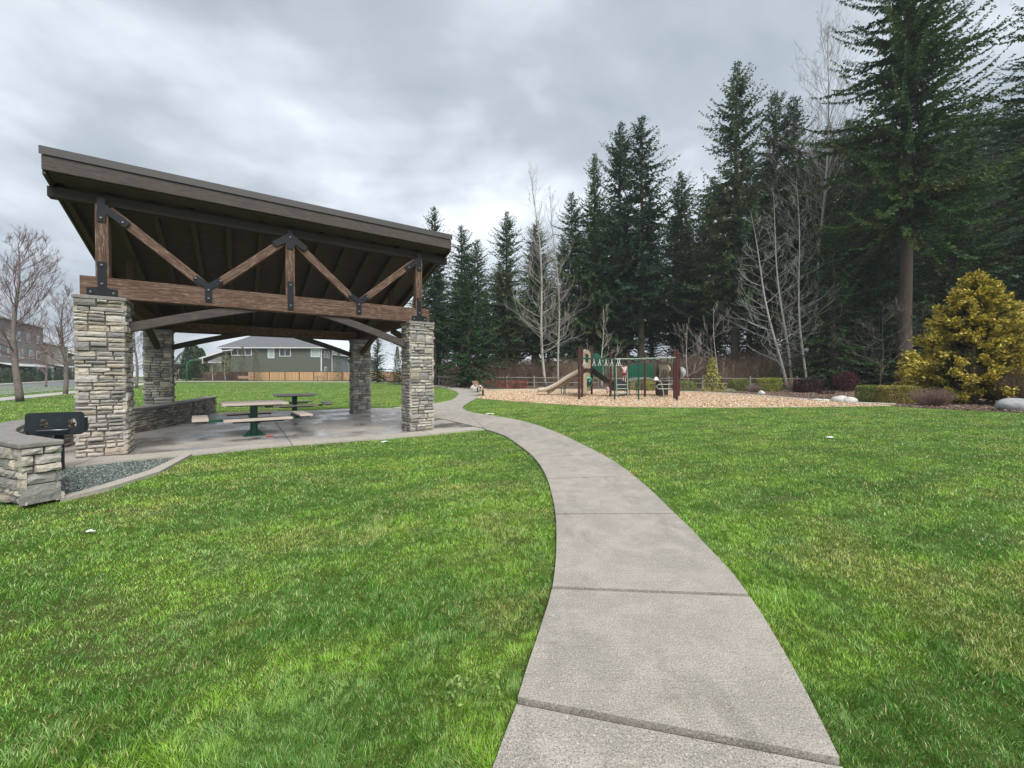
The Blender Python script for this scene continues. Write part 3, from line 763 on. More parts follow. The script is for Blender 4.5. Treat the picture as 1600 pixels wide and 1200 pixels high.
for z in (-0.004, 0.012):
    for (u, v) in ((uL + 0.05, vF + 0.03), (uR - 0.05, vF + 0.03), (uR - 0.05, vm - 0.09), (uL + 0.05, vm - 0.09)): vs.append((u, v, rz_(v) + z))
mb.add(vs, [(3, 2, 1, 0), (4, 5, 6, 7), (0, 1, 5, 4), (1, 2, 6, 5), (2, 3, 7, 6), (3, 0, 4, 7)]); mb.build('soffit_board', M['soffit'], pav)
mb = MB(); roof_sheet(mb, 0.262, 0.285, 0.0, 0.0); mb.build('roof_covering', M['drip'], pav)
mb = MB(); roof_sheet(mb, 0.162, 0.26, -0.06, -0.06); mb.build('roof_core', M['soffit'], pav)
beam('front_fascia', (uL, vF, rz_(vF) + 0.115), (uR, vF, rz_(vF) + 0.115), 0.045, 0.235, M['fascia'])
beam('back_fascia', (uL, vB, rz_(vB) + 0.08), (uR, vB, rz_(vB) + 0.08), 0.045, 0.30, M['fascia'])
for u in (uL + 0.02, uR - 0.02):
    beam('rake_board', (u, vF + 0.03, rz_(vF + 0.03) + 0.08), (u, vB - 0.03, rz_(vB - 0.03) + 0.08), 0.04, 0.29, M['soffit'])
mb = MB(); mb.box(((uL + uR) / 2, vF - 0.035, rz_(vF) + 0.295), (uR - uL + 0.04, 0.02, 0.125)); mb.build('drip_edge', M['drip'], pav)
# steel plates with bolts
yf = vm - 0.03 - 0.1 - 0.013
def plate(poly, bolts, y=yf):
    mb = MB(); n = len(poly)
    vs = [(p[0], y - 0.006, p[1]) for p in poly] + [(p[0], y + 0.020, p[1]) for p in poly]
    fs = [tuple(range(n)), tuple(range(2 * n - 1, n - 1, -1))] + [(i, n + i, n + (i + 1) % n, (i + 1) % n) for i in range(n)]
    mb.add(vs, fs); o = mb.build('steel_bracket', M['steel'], pav)
    for (bu, bz) in bolts:
        b = MB(); b.lathe([(0.022, 0), (0.022, 0.01), (0.012, 0.022)], (bu, y - 0.006, bz), 8, axis='Y'); b.build('bolt', M['bolt'], o)
zb = HP + bh
for u in (S / 2, LL + S / 2):
    plate([(u - 0.19, HP + 0.02), (u + 0.19, HP + 0.02), (u + 0.19, HP + 0.15), (u + 0.055, HP + 0.17), (u + 0.055, zb + 0.26), (u - 0.055, zb + 0.26), (u - 0.055, HP + 0.17), (u - 0.19, HP + 0.15)],
          [(u - 0.14, HP + 0.08), (u + 0.14, HP + 0.08), (u, zb - 0.12), (u, zb + 0.20)])
u = LL / 2 + S / 2
plate([(u - 0.055, HP + 0.06), (u + 0.055, HP + 0.06), (u + 0.055, zb + 0.3), (u - 0.055, zb + 0.3)], [(u, zb + 0.22), (u, HP + 0.14)])
plate([(u - 0.05, PT - 0.26), (u + 0.05, PT - 0.26), (u + 0.09, PT - 0.15), (u + 0.26, PT - 0.26), (u + 0.33, PT - 0.17), (u + 0.05, PT + 0.05), (u + 0.05, PT + 0.13), (u - 0.05, PT + 0.13), (u - 0.05, PT + 0.05), (u - 0.33, PT - 0.17), (u - 0.26, PT - 0.26), (u - 0.09, PT - 0.15)], [(u, PT - 0.02)])
for sgn, u in ((1, vd), (-1, LL + S - vd)):
    plate([(u - 0.055, HP + 0.08), (u + 0.055, HP + 0.08), (u + 0.055, zb - 0.02), (u + 0.235, zb + 0.13), (u + 0.175, zb + 0.21), (u, zb + 0.08), (u - 0.175, zb + 0.21), (u - 0.235, zb + 0.13), (u - 0.055, zb - 0.02)],
          [(u, HP + 0.14), (u, zb - 0.05), (u + 0.19, zb + 0.15), (u - 0.19, zb + 0.15)])
for sgn, u in ((1, S / 2), (-1, LL + S / 2)):
    q = [(u - sgn * 0.05, PT - 0.3), (u + sgn * 0.05, PT - 0.3), (u + sgn * 0.06, PT - 0.16), (u + sgn * 0.30, PT - 0.34), (u + sgn * 0.37, PT - 0.25), (u + sgn * 0.05, PT - 0.0), (u + sgn * 0.05, PT + 0.1), (u - sgn * 0.05, PT + 0.1)]
    plate(q if sgn > 0 else q[::-1], [(u, PT - 0.24), (u + sgn * 0.27, PT - 0.26)])

# ------------------------------------------------------------------ curved seat wall
def make_wall():
    t = thing('seat_wall', 'low curved stacked stone seat wall with grey slab cap behind the patio', 'wall')
    pts = smooth_poly(wall_line, 8); st, mo, cp = MB(), MB(), MB(); H = 0.53; W2 = 0.14
    rn = random.Random(8)
    V2 = [Vector((p[0], p[1], 0)) for p in pts]
    def off(i, d):
        a = V2[max(i - 1, 0)]; b = V2[min(i + 1, len(V2) - 1)]; t_ = (b - a).normalized(); return V2[i] + Vector((t_.y, -t_.x, 0)) * d
    step = 4
    ids = list(range(0, len(V2) - 1, step)) + [len(V2) - 1]
    Hs = lambda i: 0.53
    for s_ in (1, -1):
        for a, b in zip(ids[:-1], ids[1:]):
            p, q = off(a, s_ * W2), off(b, s_ * W2)
            if s_ < 0: p, q = q, p
            d = (q - p); L_ = d.length; d.normalize(); nrm = Vector((d.y, -d.x, 0))
            stone_face(st, p, d, nrm, L_, H, rn, 0.8)
    n = len(V2)
    for (mbx, wid, z0, z1) in ((mo, W2, 0, H), (cp, W2 + 0.05, H, H + 0.055)):
        vs, fs = [], []
        for i in range(n):
            ww = wid
            a, b = off(i, ww), off(i, -ww)
            if mbx is cp and i in (0, n - 1):
                e_ = (V2[0] - V2[1]).normalized() * 0.06 if i == 0 else (V2[-1] - V2[-2]).normalized() * 0.06
                a = a + e_; b = b + e_
            vs += [(a.x, a.y, z0), (b.x, b.y, z0), (b.x, b.y, z1), (a.x, a.y, z1)]
        for i in range(n - 1):
            for k_ in range(4): fs.append((i * 4 + k_, i * 4 + (k_ + 1) % 4, (i + 1) * 4 + (k_ + 1) % 4, (i + 1) * 4 + k_))
        fs.append((3, 2, 1, 0)); fs.append(tuple((n - 1) * 4 + k_ for k_ in range(4))); mbx.add(vs, fs)
    # ends
    for (i, j) in ((0, 1), (n - 1, n - 2)):
        a, b = off(i, W2), off(i, -W2); out_ = (V2[i] - V2[j]).normalized()
        if (b - a).cross(out_).z > 0: p, d = a, (b - a).normalized()
        else: p, d = b, (a - b).normalized()
        if Vector((d.y, -d.x, 0)).dot(out_) < 0: p = p + d * (W2 * 2); d = -d
        stone_face(st, p, d, out_, W2 * 2, H, rn, 0.9)
    st.build('stone_facing', M['stone'], t); mo.build('mortar_core', M['mortar'], t); cp.build('slab_cap', M['cap'], t, bevel=0.01)
    # the thicker end pier near the camera
    st, mo, cp = MB(), MB(), MB()
    d = Vector((0.42, 0.91, 0)).normalized(); ang = math.atan2(d.y, d.x)
    pier = thing('stone_pier', 'square stacked stone pier with overhanging slab cap at the left edge', 'pier', (-5.07, 4.15, 0), ang)
    rn = random.Random(12)
    for o_, u_, n_, W_ in (((0, 0.0, 0), (1, 0, 0), (0, -1, 0), 0.25), ((0, 0.75, 0), (0, -1, 0), (-1, 0, 0), 0.75), ((0.25, 0, 0), (0, 1, 0), (1, 0, 0), 0.75), ((0.25, 0.75, 0), (-1, 0, 0), (0, 1, 0), 0.25)):
        stone_face(st, Vector(o_) - Vector(u_) * 0.028, u_, n_, W_ + 0.056, 0.60, rn, 1.05, hmin=0.075, hmax=0.125)
    mo.box((0.125, 0.375, 0.3), (0.248, 0.748, 0.6)); cp.box((0.12, 0.375, 0.628), (0.33, 0.87, 0.052))
    p = st.build('stone_facing', M['stone'], pier); mo.build('mortar_core', M['mortar'], pier); cp.build('slab_cap', M['cap'], pier, bevel=0.012)
make_wall()

# ------------------------------------------------------------------ charcoal grill
def make_grill():
    p = AT(87, 682, 5.75); base = Vector((p.x, p.y, 0))
    t = thing('charcoal_grill', 'black steel park grill with two holes in its panel beside the left pillar', 'grill', base, R(28))
    mb = MB(); w, h, zc = 0.60, 0.33, 0.665; r = 0.05
    out_ = []
    for cx_, cz_, a0 in ((w / 2 - r, -h / 2 + r, -90), (w / 2 - r, h / 2 - r, 0), (-w / 2 + r, h / 2 - r, 90), (-w / 2 + r, -h / 2 + r, 180)):
        for k_ in range(5):
            a = R(a0 + 90 * k_ / 4); out_.append(Vector((cx_ + r * math.cos(a), 0, cz_ + r * math.sin(a))))
    holes = []
    for cx_ in (-0.12, 0.17):
        hl = []
        for k_ in range(16):
            a = 2 * math.pi * k_ / 16; rx, rz2 = 0.05, 0.065
            x = math.copysign(abs(math.cos(a)) ** 0.6, math.cos(a)) * rx; z = math.copysign(abs(math.sin(a)) ** 0.7, math.sin(a)) * rz2
            hl.append(Vector((cx_ + x * (0.85 if z > 0 else 1), 0, 0.005 + z)))
        holes.append(hl[::-1])
    allv = out_ + holes[0] + holes[1]
    tris = geometry.tessellate_polygon([out_, holes[0], holes[1]])
    n = len(allv); th_ = 0.008
    vs = [(v.x, -th_, v.z + zc) for v in allv] + [(v.x, th_, v.z + zc) for v in allv]
    fs = [tuple(q) for q in tris] + [tuple(n + i for i in q)[::-1] for q in tris]
    o = 0
    for loop in (out_, holes[0], holes[1]):
        m_ = len(loop)
        for i in range(m_): fs.append((o + i, o + (i + 1) % m_, n + o + (i + 1) % m_, n + o + i))
        o += m_
    mb.add(vs, fs); mb.build('front_panel', M['blackiron'], t)
    mb = MB(); mb.tube([(-0.17, -0.008, zc - 0.085), (-0.17, -0.05, zc - 0.085), (0.14, -0.05, zc - 0.085), (0.14, -0.008, zc - 0.085)], 0.009, 8); mb.build('handle', M['bolt'], t, smooth=True)
    mb = MB()
    for s_ in (-1, 1): mb.box((s_ * 0.27, 0.10, zc - 0.03), (0.008, 0.18, 0.20))
    mb.box((0, 0.10, zc - 0.135), (0.53, 0.18, 0.01)); mb.build('firebox', M['blackiron'], t)
    mb = MB(); mb.tube([(0, 0.10, 0), (0, 0.10, zc - 0.142)], 0.05, 12); mb.build('pedestal', M['blackiron'], t)
    mb = MB()
    for i in range(14): mb.tube([(-0.26 + 0.04 * i, 0.012, zc - 0.10), (-0.26 + 0.04 * i, 0.185, zc - 0.10)], 0.005, 5)
    mb.build('grate', M['blackiron'], t)
make_grill()

# ------------------------------------------------------------------ picnic tables
def make_table():
    t = thing('picnic_table', 'nearer square picnic table with worn plank top on green pedestal', 'picnic table', group='picnic tables under the pavilion')
    W = 1.22; zt = 0.76
    top = MB(); n = 6
    for i in range(n): top.box((0, -W / 2 + (i + 0.5) * W / n, zt - 0.02), (W, W / n - 0.006, 0.04))
    top.build('tabletop', M['table_top'], t, bevel=0.004)
    mb = MB(); mb.box((0, 0, zt - 0.055), (W * 0.8, 0.07, 0.03)); mb.box((0, 0.4, zt - 0.055), (W * 0.86, 0.06, 0.028)); mb.box((0, -0.4, zt - 0.055), (W * 0.86, 0.06, 0.028)); mb.build('top_frame', M['green_metal'], t)
    mb = MB(); mb.tube([(0, 0, 0.0), (0, 0, zt - 0.072)], 0.075, 16); mb.build('pedestal', M['green_metal'], t, smooth=False)
    mb = MB(); mb.box((0, 0, 0.012), (0.42, 0.42, 0.02)); 
    for k_ in range(4):
        a = R(90 * k_); d = Vector((math.cos(a), math.sin(a), 0)); s_ = Vector((-d.y, d.x, 0)) * 0.006
        p0, p1, p2 = d * 0.06 + Vector((0, 0, 0.02)), d * 0.20 + Vector((0, 0, 0.02)), d * 0.06 + Vector((0, 0, 0.16))
        mb.add([p0 - s_, p1 - s_, p2 - s_, p0 + s_, p1 + s_, p2 + s_], [(0, 1, 2), (5, 4, 3), (0, 3, 4, 1), (1, 4, 5, 2), (2, 5, 3, 0)])
    mb.build('base_plate', M['green_metal'], t)
    for k_ in range(4):
        a = R(90 * k_); rot = Matrix.Rotation(a, 3, 'Z')
        mb = MB(); mb.box(rot @ Vector((0.44, 0, 0.375)), (0.80, 0.06, 0.06), rot); mb.build('seat_arm', M['green_metal'], t)
        mb = MB(); c = rot @ Vector((0.97, 0, 0.445))
        mb.box(c, (0.27, W, 0.042), rot); o = mb.build('seat', M['table_top'], t, bevel=0.006)
        mb = MB(); mb.box(rot @ Vector((0.97, 0, 0.408)), (0.20, W * 0.75, 0.028), rot); mb.build('seat_frame', M['steel'], o)
    return t
tb = make_table()
q = G(397, 680); tb.location = (q.x, q.y, 0); tb.rotation_euler.z = TH + R(4)
tb2 = copy_tree(tb); q = G(460.5, 652); tb2.location = (q.x, q.y, 0); tb2.rotation_euler.z = TH + R(-3)
tb2['label'] = 'farther square picnic table with worn plank top, nearer the back right pillar'
def litter(px, py, s, m, name, label, seed, z=0.0):
    rn = random.Random(seed); mb = MB(); n = 9; q = G(px, py)
    vs = [(0, 0, s * 0.35)]
    for i in range(n):
        a = 2 * math.pi * i / n; r = s * rn.uniform(0.55, 1.2); vs.append((r * math.cos(a) * 1.3, r * math.sin(a) * 0.8, s * rn.uniform(0.0, 0.30)))
    fs = [(0, 1 + i, 1 + (i + 1) % n) for i in range(n)]
    lo_ = len(vs); vs2 = [(v[0], v[1], v[2] - 0.006) for v in vs]; fs2 = [tuple(lo_ + k_ for k_ in f[::-1]) for f in fs]
    fs3 = [(1 + i, lo_ + 1 + i, lo_ + 1 + (i + 1) % n, 1 + (i + 1) % n) for i in range(n)]
    mb.add(vs + vs2, fs + fs2 + fs3); o = mb.build(name, m); o.location = (q.x, q.y, z); tag(o, label, 'litter', 'scraps of litter on the ground')
litter(602, 690, 0.065, M['litter'], 'paper_scrap', 'white paper scrap on grass just left of the front right pillar', 1, -0.005)
litter(765, 647, 0.11, M['litter'], 'paper_scrap', 'pale crumpled paper on the grass beside the path bend', 2, -0.005)
litter(1296, 683, 0.07, M['litter'], 'paper_scrap', 'small bluish white scrap alone on the right hand lawn', 3, -0.005)
litter(142, 829, 0.035, M['litter'], 'paper_scrap', 'thin white scrap on the near left lawn below the stone pier', 4, -0.005)
litter(421, 682, 0.06, M['red_litter'], 'wrapper', 'red wrapper on the patio beside the nearer picnic table base', 5, 0.0)

# ------------------------------------------------------------------ vegetation generators
def make_trunk_mb(h, r0, seed, lean=0.0, n=9, seg=14, wob=0.004):
    rn = random.Random(seed); mb = MB(); pts, rad = [], []
    for i in range(seg + 1):
        t = i / seg; pts.append((lean * h * t * t + rn.uniform(-1, 1) * wob * h * t, rn.uniform(-1, 1) * wob * h * t, h * t))
        rad.append(r0 * ((1 - t) ** 0.85) * (1 + 0.5 * math.exp(-t * 40)) + 0.02)
    mb.tube(pts, rad, n); return mb, pts
def crown_np(h, r, cb, seed, nb=230, step=0.16, spray=0.62, gap=0.25, lush=1.0, shape=0.75, droop=1.0, green=(0.045, 0.085, 0.04)):
    """foliage of a conifer: whorled boughs carrying flat drooping sprays"""
    rs = np.random.RandomState(seed); Vs, Cs = [], []; tubes = MB()
    z = cb * h
    lob = rs.rand(12) * 0.5 + 0.75
    for i in range(nb):
        t = ((i + rs.rand()) / nb) ** 0.92; zz = h * (cb + (0.985 - cb) * t)
        az = rs.rand() * 2 * np.pi
        Lb = r * ((1 - t) ** shape) * (0.45 + 0.70 * rs.rand()) * lob[int(t * 11)] * (0.5 + 0.5 * min(1, t * 7 + 0.35)) + 0.25
        if rs.rand() < gap * 0.5: Lb *= 0.45
        el = R(-16 + 60 * t + rs.randn() * 13) * droop
        d = np.array([np.cos(az), np.sin(az), 0]); sd_ = np.array([-d[1], d[0], 0])
        nseg = max(3, int(Lb / step)); tt = (np.arange(nseg) + rs.rand(nseg)) / nseg
        tt = tt[tt > 0.10]
        def path(q): return d[None] * (Lb * q * np.cos(el))[:, None] + np.array([0, 0, 1.0])[None] * (Lb * q * np.sin(el) - Lb * 0.20 * q * q * droop + Lb * 0.24 * q ** 4)[:, None] + np.array([0, 0, zz])[None]
        bt = rs.uniform(0.7, 1.25); bcol = np.array(green) * bt * np.array([rs.uniform(0.85, 1.25), 1, rs.uniform(0.8, 1.1)])
        if i % 2 == 0:
            P2 = path(np.array([0, 0.35, 0.7])); tubes.tube([tuple(p) for p in P2], [0.012 * Lb + 0.012, 0.008 * Lb + 0.008, 0.006], 4, cap=False)
        for rep in range(int(2 * lush + rs.rand())):
            q = np.clip(tt + rs.randn(len(tt)) * 0.02, 0.08, 1.0); P0 = path(q); n = len(q)
            side = np.where(rs.rand(n) < 0.5, -1, 1)
            ls = spray * (0.45 + 0.7 * rs.rand(n)) * (1.1 - 0.75 * q) * (0.5 + 0.11 * Lb)
            ls = np.maximum(ls, 0.22)
            dirv = d[None] * (0.55 + 0.5 * rs.rand(n))[:, None] + sd_[None] * (side * (0.75 + 0.3 * rs.rand(n)))[:, None] + np.array([0, 0, 1])[None] * (rs.randn(n) * 0.42 - 0.08)[:, None]
            dirv /= np.linalg.norm(dirv, axis=1)[:, None]
            nrm = np.cross(dirv, rs.randn(n, 3) * 0.9 + np.array([0, 0, 1.0])); nrm /= np.linalg.norm(nrm, axis=1)[:, None]
            wd = ls * (0.16 + 0.10 * rs.rand(n))
            A = P0; B = P0 + dirv * (ls * 0.5)[:, None] + nrm * wd[:, None]; Cc = P0 + dirv * (ls * 0.5)[:, None] - nrm * wd[:, None]
            Dd = P0 + dirv * ls[:, None] - np.array([0, 0, 1.0])[None] * (ls * 0.18)[:, None]
            B[:, 2] -= ls * 0.10 * rs.rand(n)
            V = np.stack([A, B, Dd, Cc], 1); Vs.append(V.reshape(-1, 3))
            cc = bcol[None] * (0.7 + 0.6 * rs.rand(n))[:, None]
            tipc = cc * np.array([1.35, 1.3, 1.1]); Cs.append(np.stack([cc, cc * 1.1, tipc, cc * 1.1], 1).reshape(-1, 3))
    V = np.concatenate(Vs); C = np.concatenate(Cs); F = np.arange(len(V)).reshape(-1, 4)
    return V, F, C, tubes
def conifer_proto(name, label, h, r, cb, r0, seed, group='tall evergreens of the wood behind the playground', **kw):
    t = thing(name, label, 'tree', group=group)
    tr, _ = make_trunk_mb(h, r0, seed); 
    V, F, C, tubes = crown_np(h, r, cb, seed, **kw)
    rn = random.Random(seed + 5)
    for i in range(14):       # dead stubs below the crown
        z = h * cb * rn.uniform(0.25, 1.0); a = rn.uniform(0, 6.28); l = rn.uniform(0.6, 2.0)
        tr.tube([(0, 0, z), (math.cos(a) * l, math.sin(a) * l, z - l * rn.uniform(0.0, 0.4))], [0.03, 0.008], 4, cap=False)
    tr.build('trunk', M['fir_bark'], t, smooth=True)
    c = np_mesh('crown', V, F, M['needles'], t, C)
    tubes.build('bough', M['fir_bark'], c); return t
def bare_tree(name, label, h, seed, lean=(0, 0), r0=0.12, spread=0.42, levels=3, twig=(0.40, 0.37, 0.33), first=0.22, nb=34, up=0.5, cat='tree', group=None, bark='pale_bark', thin=0.010, cone=0.6, dens=1.0):
    """leafless tree: trunk with limbs in one mesh per part"""
    rn = random.Random(seed); t = thing(name, label, cat, group=group); mb = MB(); tw = MB(); pts = []; n = 18
    wx = rn.uniform(0, 6); 
    for i in range(n + 1):
        q = i / n; pts.append(Vector((lean[0] * h * q + 0.012 * h * math.sin(q * 7 + wx), lean[1] * h * q + 0.012 * h * math.cos(q * 6 + wx), h * q)))
    mb.tube(pts, [r0 * (1 - i / n) ** 0.9 + thin for i in range(n + 1)], 8)
    def grow(p, d, L, r, lev):
        k = 4; P_ = [p]; dd = d.copy()
        for i in range(k):
            dd = (dd + Vector((rn.uniform(-1, 1), rn.uniform(-1, 1), rn.uniform(-0.6, 1) * 1)) * 0.17 + Vector((0, 0, up * 0.13))).normalized()
            P_.append(P_[-1] + dd * L / k)
        c = twig if lev > 0 else tuple(x * 1.05 for x in twig)
        kk = rn.uniform(0.75, 1.2); tw.tube(P_, [r * (1 - 0.75 * i / k) + thin * 0.45 for i in range(k + 1)], 4 if lev == 0 else 3, cap=False, col=tuple(x * kk for x in c))
        if lev >= levels: return
        m_ = int((rn.randint(3, 5) if lev == 0 else rn.randint(2, 4)) * dens + 0.5)
        for j in range(m_):
            f = rn.uniform(0.25, 1.0); idx = min(k - 1, int(f * k)); q = P_[idx].lerp(P_[idx + 1], f * k - idx)
            base = (P_[idx + 1] - P_[idx]).normalized(); a = Vector((rn.gauss(0, 1), rn.gauss(0, 1), rn.gauss(0.2, 0.8))).normalized()
            nd = (base + a * rn.uniform(0.5, 0.85)).normalized(); grow(q, nd, L * rn.uniform(0.32, 0.60), r * 0.42, lev + 1)
    for i in range(nb):
        q = first + (0.97 - first) * (i + rn.random()) / nb; idx = min(n - 1, int(q * n)); p = pts[idx].lerp(pts[idx + 1], q * n - idx)
        a = rn.uniform(0, 6.283); el = R(5 + 65 * up * q + rn.uniform(-12, 12))
        d = Vector((math.cos(a) * math.cos(el), math.sin(a) * math.cos(el), math.sin(el)))
        L = h * spread * (1.05 - q) ** cone * rn.uniform(0.6, 1.0); grow(p, d, L, r0 * 0.24 * (1.15 - q), 0)
    mb.build('trunk', M[bark], t, smooth=True); tw.build('branches', M['twig'], t)
    return t
def leaf_cloud(n, fn, size, cols, seed, up=0.3, asp=0.5):
    """n leaf faces at points fn(rs,n) -> (P, outward)"""
    rs = np.random.RandomState(seed); P, O = fn(rs, n)
    d = O + rs.randn(n, 3) * 0.7 + np.array([0, 0, up]); d /= np.linalg.norm(d, axis=1)[:, None]
    s_ = np.cross(d, rs.randn(n, 3)); s_ /= np.linalg.norm(s_, axis=1)[:, None]
    L = size * (0.6 + 0.8 * rs.rand(n)); W = L * asp
    V = np.stack([P, P + d * (L * 0.5)[:, None] + s_ * W[:, None] * 0.5, P + d * L[:, None], P + d * (L * 0.5)[:, None] - s_ * W[:, None] * 0.5], 1)
    ci = rs.randint(0, len(cols), n); cl = np.array(cols)[ci] * (0.75 + 0.5 * rs.rand(n))[:, None]
    C = np.stack([cl * 0.85, cl, cl * 1.15, cl], 1)
    return V.reshape(-1, 3), np.arange(n * 4).reshape(-1, 4), C.reshape(-1, 3)
def shrub_fn(a, b, h, e=0.5, z0=0.05, shell=0.75):
    def f(rs, n):
        if e < 0.6:
            u = rs.rand(n, 3) * 2 - 1; ar = np.array([b * h / 2, a * h / 2, a * b]); ax = rs.choice(3, n, p=ar / ar.sum()); u[np.arange(n), ax] = np.where(rs.rand(n) < 0.5, -1, 1)
            q_ = 7 if e < 0.45 else 3.6; w = u / (np.abs(u) ** q_).sum(1)[:, None] ** (1 / q_); v = w / np.linalg.norm(w, axis=1)[:, None]
        else:
            v = rs.randn(n, 3); v /= np.linalg.norm(v, axis=1)[:, None]; w = np.sign(v) * np.abs(v) ** e
        k = (shell + (1 - shell) * rs.rand(n) ** 0.5) * (1 + 0.06 * np.sin(v[:, 0] * 9 + v[:, 1] * 7)); P = w * k[:, None] * np.array([a, b, h / 2]); P[:, 2] += h / 2 + z0; P[:, 2] = np.maximum(P[:, 2], z0)
        return P, v
    return f
def shrub(name, label, px, py, a, b, h, cols, n=2600, size=0.07, e=0.5, seed=1, cat='shrub', group=None, stems=(0.10, 0.07, 0.05), shell=0.75, asp=0.5, up=0.3):
    q = G(px, py); t = thing(name, label, cat, q + Vector((0, 0, -0.01)), 0, group)
    V, F, C = leaf_cloud(n, shrub_fn(a, b, h, e, 0.03, shell), size, cols, seed, up, asp); np_mesh('foliage', V, F, M['leaf'], t, C)
    rn = random.Random(seed); mb = MB()
    for i in range(10):
        x = rn.uniform(-0.8, 0.8); y = rn.uniform(-0.8, 0.8); mb.tube([(x * a * 0.3, y * b * 0.3, 0), (x * a * 0.6, y * b * 0.6, h * 0.5), (x * a * 0.75, y * b * 0.75, h * 0.8)], [0.02, 0.012, 0.005], 4, cap=False, col=stems)
    mb.build('stems', M['twig'], t); return t
def twiggy_shrub(name, label, px, py, w, h, n, col, seed, cat='shrub', group=None, leafc=None, thick=0.008):
    q = G(px, py); t = thing(name, label, cat, q, 0, group); rn = random.Random(seed); mb = MB()
    for i in range(n):
        a = rn.uniform(0, 6.28); r = rn.random() ** 0.6; e = Vector((math.cos(a) * r * w / 2, math.sin(a) * r * w / 2, h * rn.uniform(0.55, 1.0) * (1 - 0.25 * r * r)))
        b = Vector((e.x * 0.35, e.y * 0.35, 0)); m_ = b.lerp(e, 0.5) + Vector((e.x * 0.12 + rn.uniform(-.05, .05), e.y * 0.12 + rn.uniform(-.05, .05), 0)); kk = rn.uniform(0.7, 1.3)
        c = tuple(x * kk for x in col); mb.tube([b, m_, e], [thick, thick * 0.7, thick * 0.3], 3, cap=False, col=c)
        for j in range(3):
            p = m_.lerp(e, rn.random()); d = Vector((rn.uniform(-1, 1), rn.uniform(-1, 1), rn.uniform(0.2, 1))).normalized() * h * 0.22; mb.tube([p, p + d], [thick * 0.5, thick * 0.25], 3, cap=False, col=c)
    mb.build('stems', M['twig'], t)
    if leafc:
        V, F, C = leaf_cloud(leafc[1], shrub_fn(w / 2, w / 2, h, 0.8, 0.1, 0.4), leafc[2], leafc[0], seed); np_mesh('foliage', V, F, M['leaf'], t, C)
    return t

# ------------------------------------------------------------------ the wood
GA = (0.066, 0.112, 0.056); GB = (0.062, 0.115, 0.040)
protos = [
    conifer_proto('fir_tree', 'x', 30, 8.0, 0.20, 0.42, 11, nb=440, green=GA, shape=0.72, spray=0.62, lush=1.5),
    conifer_proto('fir_tree', 'x', 30, 6.8, 0.26, 0.36, 23, nb=380, green=GA, shape=0.6, gap=0.4, spray=0.62, lush=1.5),
    conifer_proto('fir_tree', 'x', 30, 8.8, 0.14, 0.45, 37, nb=470, green=GB, shape=0.8, gap=0.3, spray=0.62, lush=1.5),
    conifer_proto('fir_tree', 'x', 30, 5.8, 0.30, 0.30, 41, nb=340, green=GA, shape=0.6, gap=0.45, spray=0.6, lush=1.5),
]
big = conifer_proto('fir_tree', 'x', 52, 9.4, 0.28, 0.62, 59, nb=780, step=0.13, green=GB, shape=0.42, gap=0.3, spray=0.48, lush=2.0)
low = conifer_proto('hemlock_tree', 'x', 16, 5.2, 0.02, 0.25, 67, nb=360, green=(0.042, 0.088, 0.036), shape=0.7, lush=1.5, spray=0.5)
cnt = {}
def put_tree(proto, px, top, Y, label, wscale=1.0, rot=0.0, group=None):
    """stand a copy with its trunk at column px, depth Y, top at row top"""
    X = (px - 800) / FPX * Y; b = Vector((X, Y, hgt(Y) - 0.05)); zt = AT(px, top, Y).z
    h0 = {id(p): 30 for p in protos}; H0 = 52 if proto is big else 16 if proto is low else 30
    k = (zt - b.z) / H0
    o = proto if id(proto) not in cnt else copy_tree(proto)
    cnt[id(proto)] = 1
    o.location = b; o.scale = (k * wscale, k * wscale, k); o.rotation_euler.z = rot; o['label'] = label
    return o
P0, P1, P2, P3 = protos
front = [
    (P1, 679, 320, 54, 'leftmost fir, its open top rising above the right end of the roof', 0.9),
    (P3, 722, 350, 57, 'narrow fir just right of the roof end with a thin pointed top', 1.25),
    (P3, 746, 373, 60, 'slim fir between the narrow roof-side fir and the pale alders', 1.3),
    (P0, 792, 328, 55, 'fir behind and just left of the tallest pale alder', 1.0),
    (P0, 838, 342, 62, 'fir showing between the two pale alders', 1.1),
    (P3, 893, 298, 60, 'slender fir just right of the pale alders', 1.1),
    (P2, 928, 236, 58, 'broad fir left of the tallest fir behind the slide', 0.8),
    (P0, 968, 188, 58, 'left one of the twin tallest firs above the climbing frame', 0.95),
    (P1, 1001, 178, 56, 'right one of the twin tallest firs above the climbing frame', 1.05),
    (P0, 1063, 264, 60, 'shorter fir in the gap right of the twin firs', 1.0),
    (P0, 1148, 93, 50, 'very tall pointed fir right of the playground gap', 0.88),
    (P3, 1207, 140, 52, 'left of two narrow high firs behind the leaning birches', 1.1),
    (P1, 1236, 146, 50, 'right of two narrow high firs behind the leaning birches', 0.85),
    (P1, 1290, 190, 48, 'dark fir behind the tall bare tree top', 1.0),
]
for i, (p, px, tp, Y, lb, w) in enumerate(front): put_tree(p, px, tp, Y, lb, w, i * 1.7)
put_tree(big, 1413, -300, 36, 'huge fir with thick bare reddish trunk left of the golden tree', 0.86, 0.8)
put_tree(big, 1690, -170, 33, 'huge fir behind the golden tree at the right edge', 1.15, 3.0)
put_tree(P2, 1500, 190, 46, 'dark fir between the two huge firs', 1.15, 2.2)
put_tree(P2, 1345, 215, 44, 'dense dark fir left of the huge reddish trunk', 1.15, 5.1)
put_tree(low, 733, 395, 47, 'dense bright green hemlock branched to the ground near the roof end', 1.15, 1.0)
put_tree(low, 1300, 330, 39, 'dark hemlock branched to the ground right of the birches', 1.05, 2.9)
put_tree(low, 1370, 380, 40, 'dark hemlock branched low behind the purple bush', 1.1, 0.3)
put_tree(low, 1480, 330, 37, 'dark hemlock filling the space behind the golden tree', 1.2, 4.0)
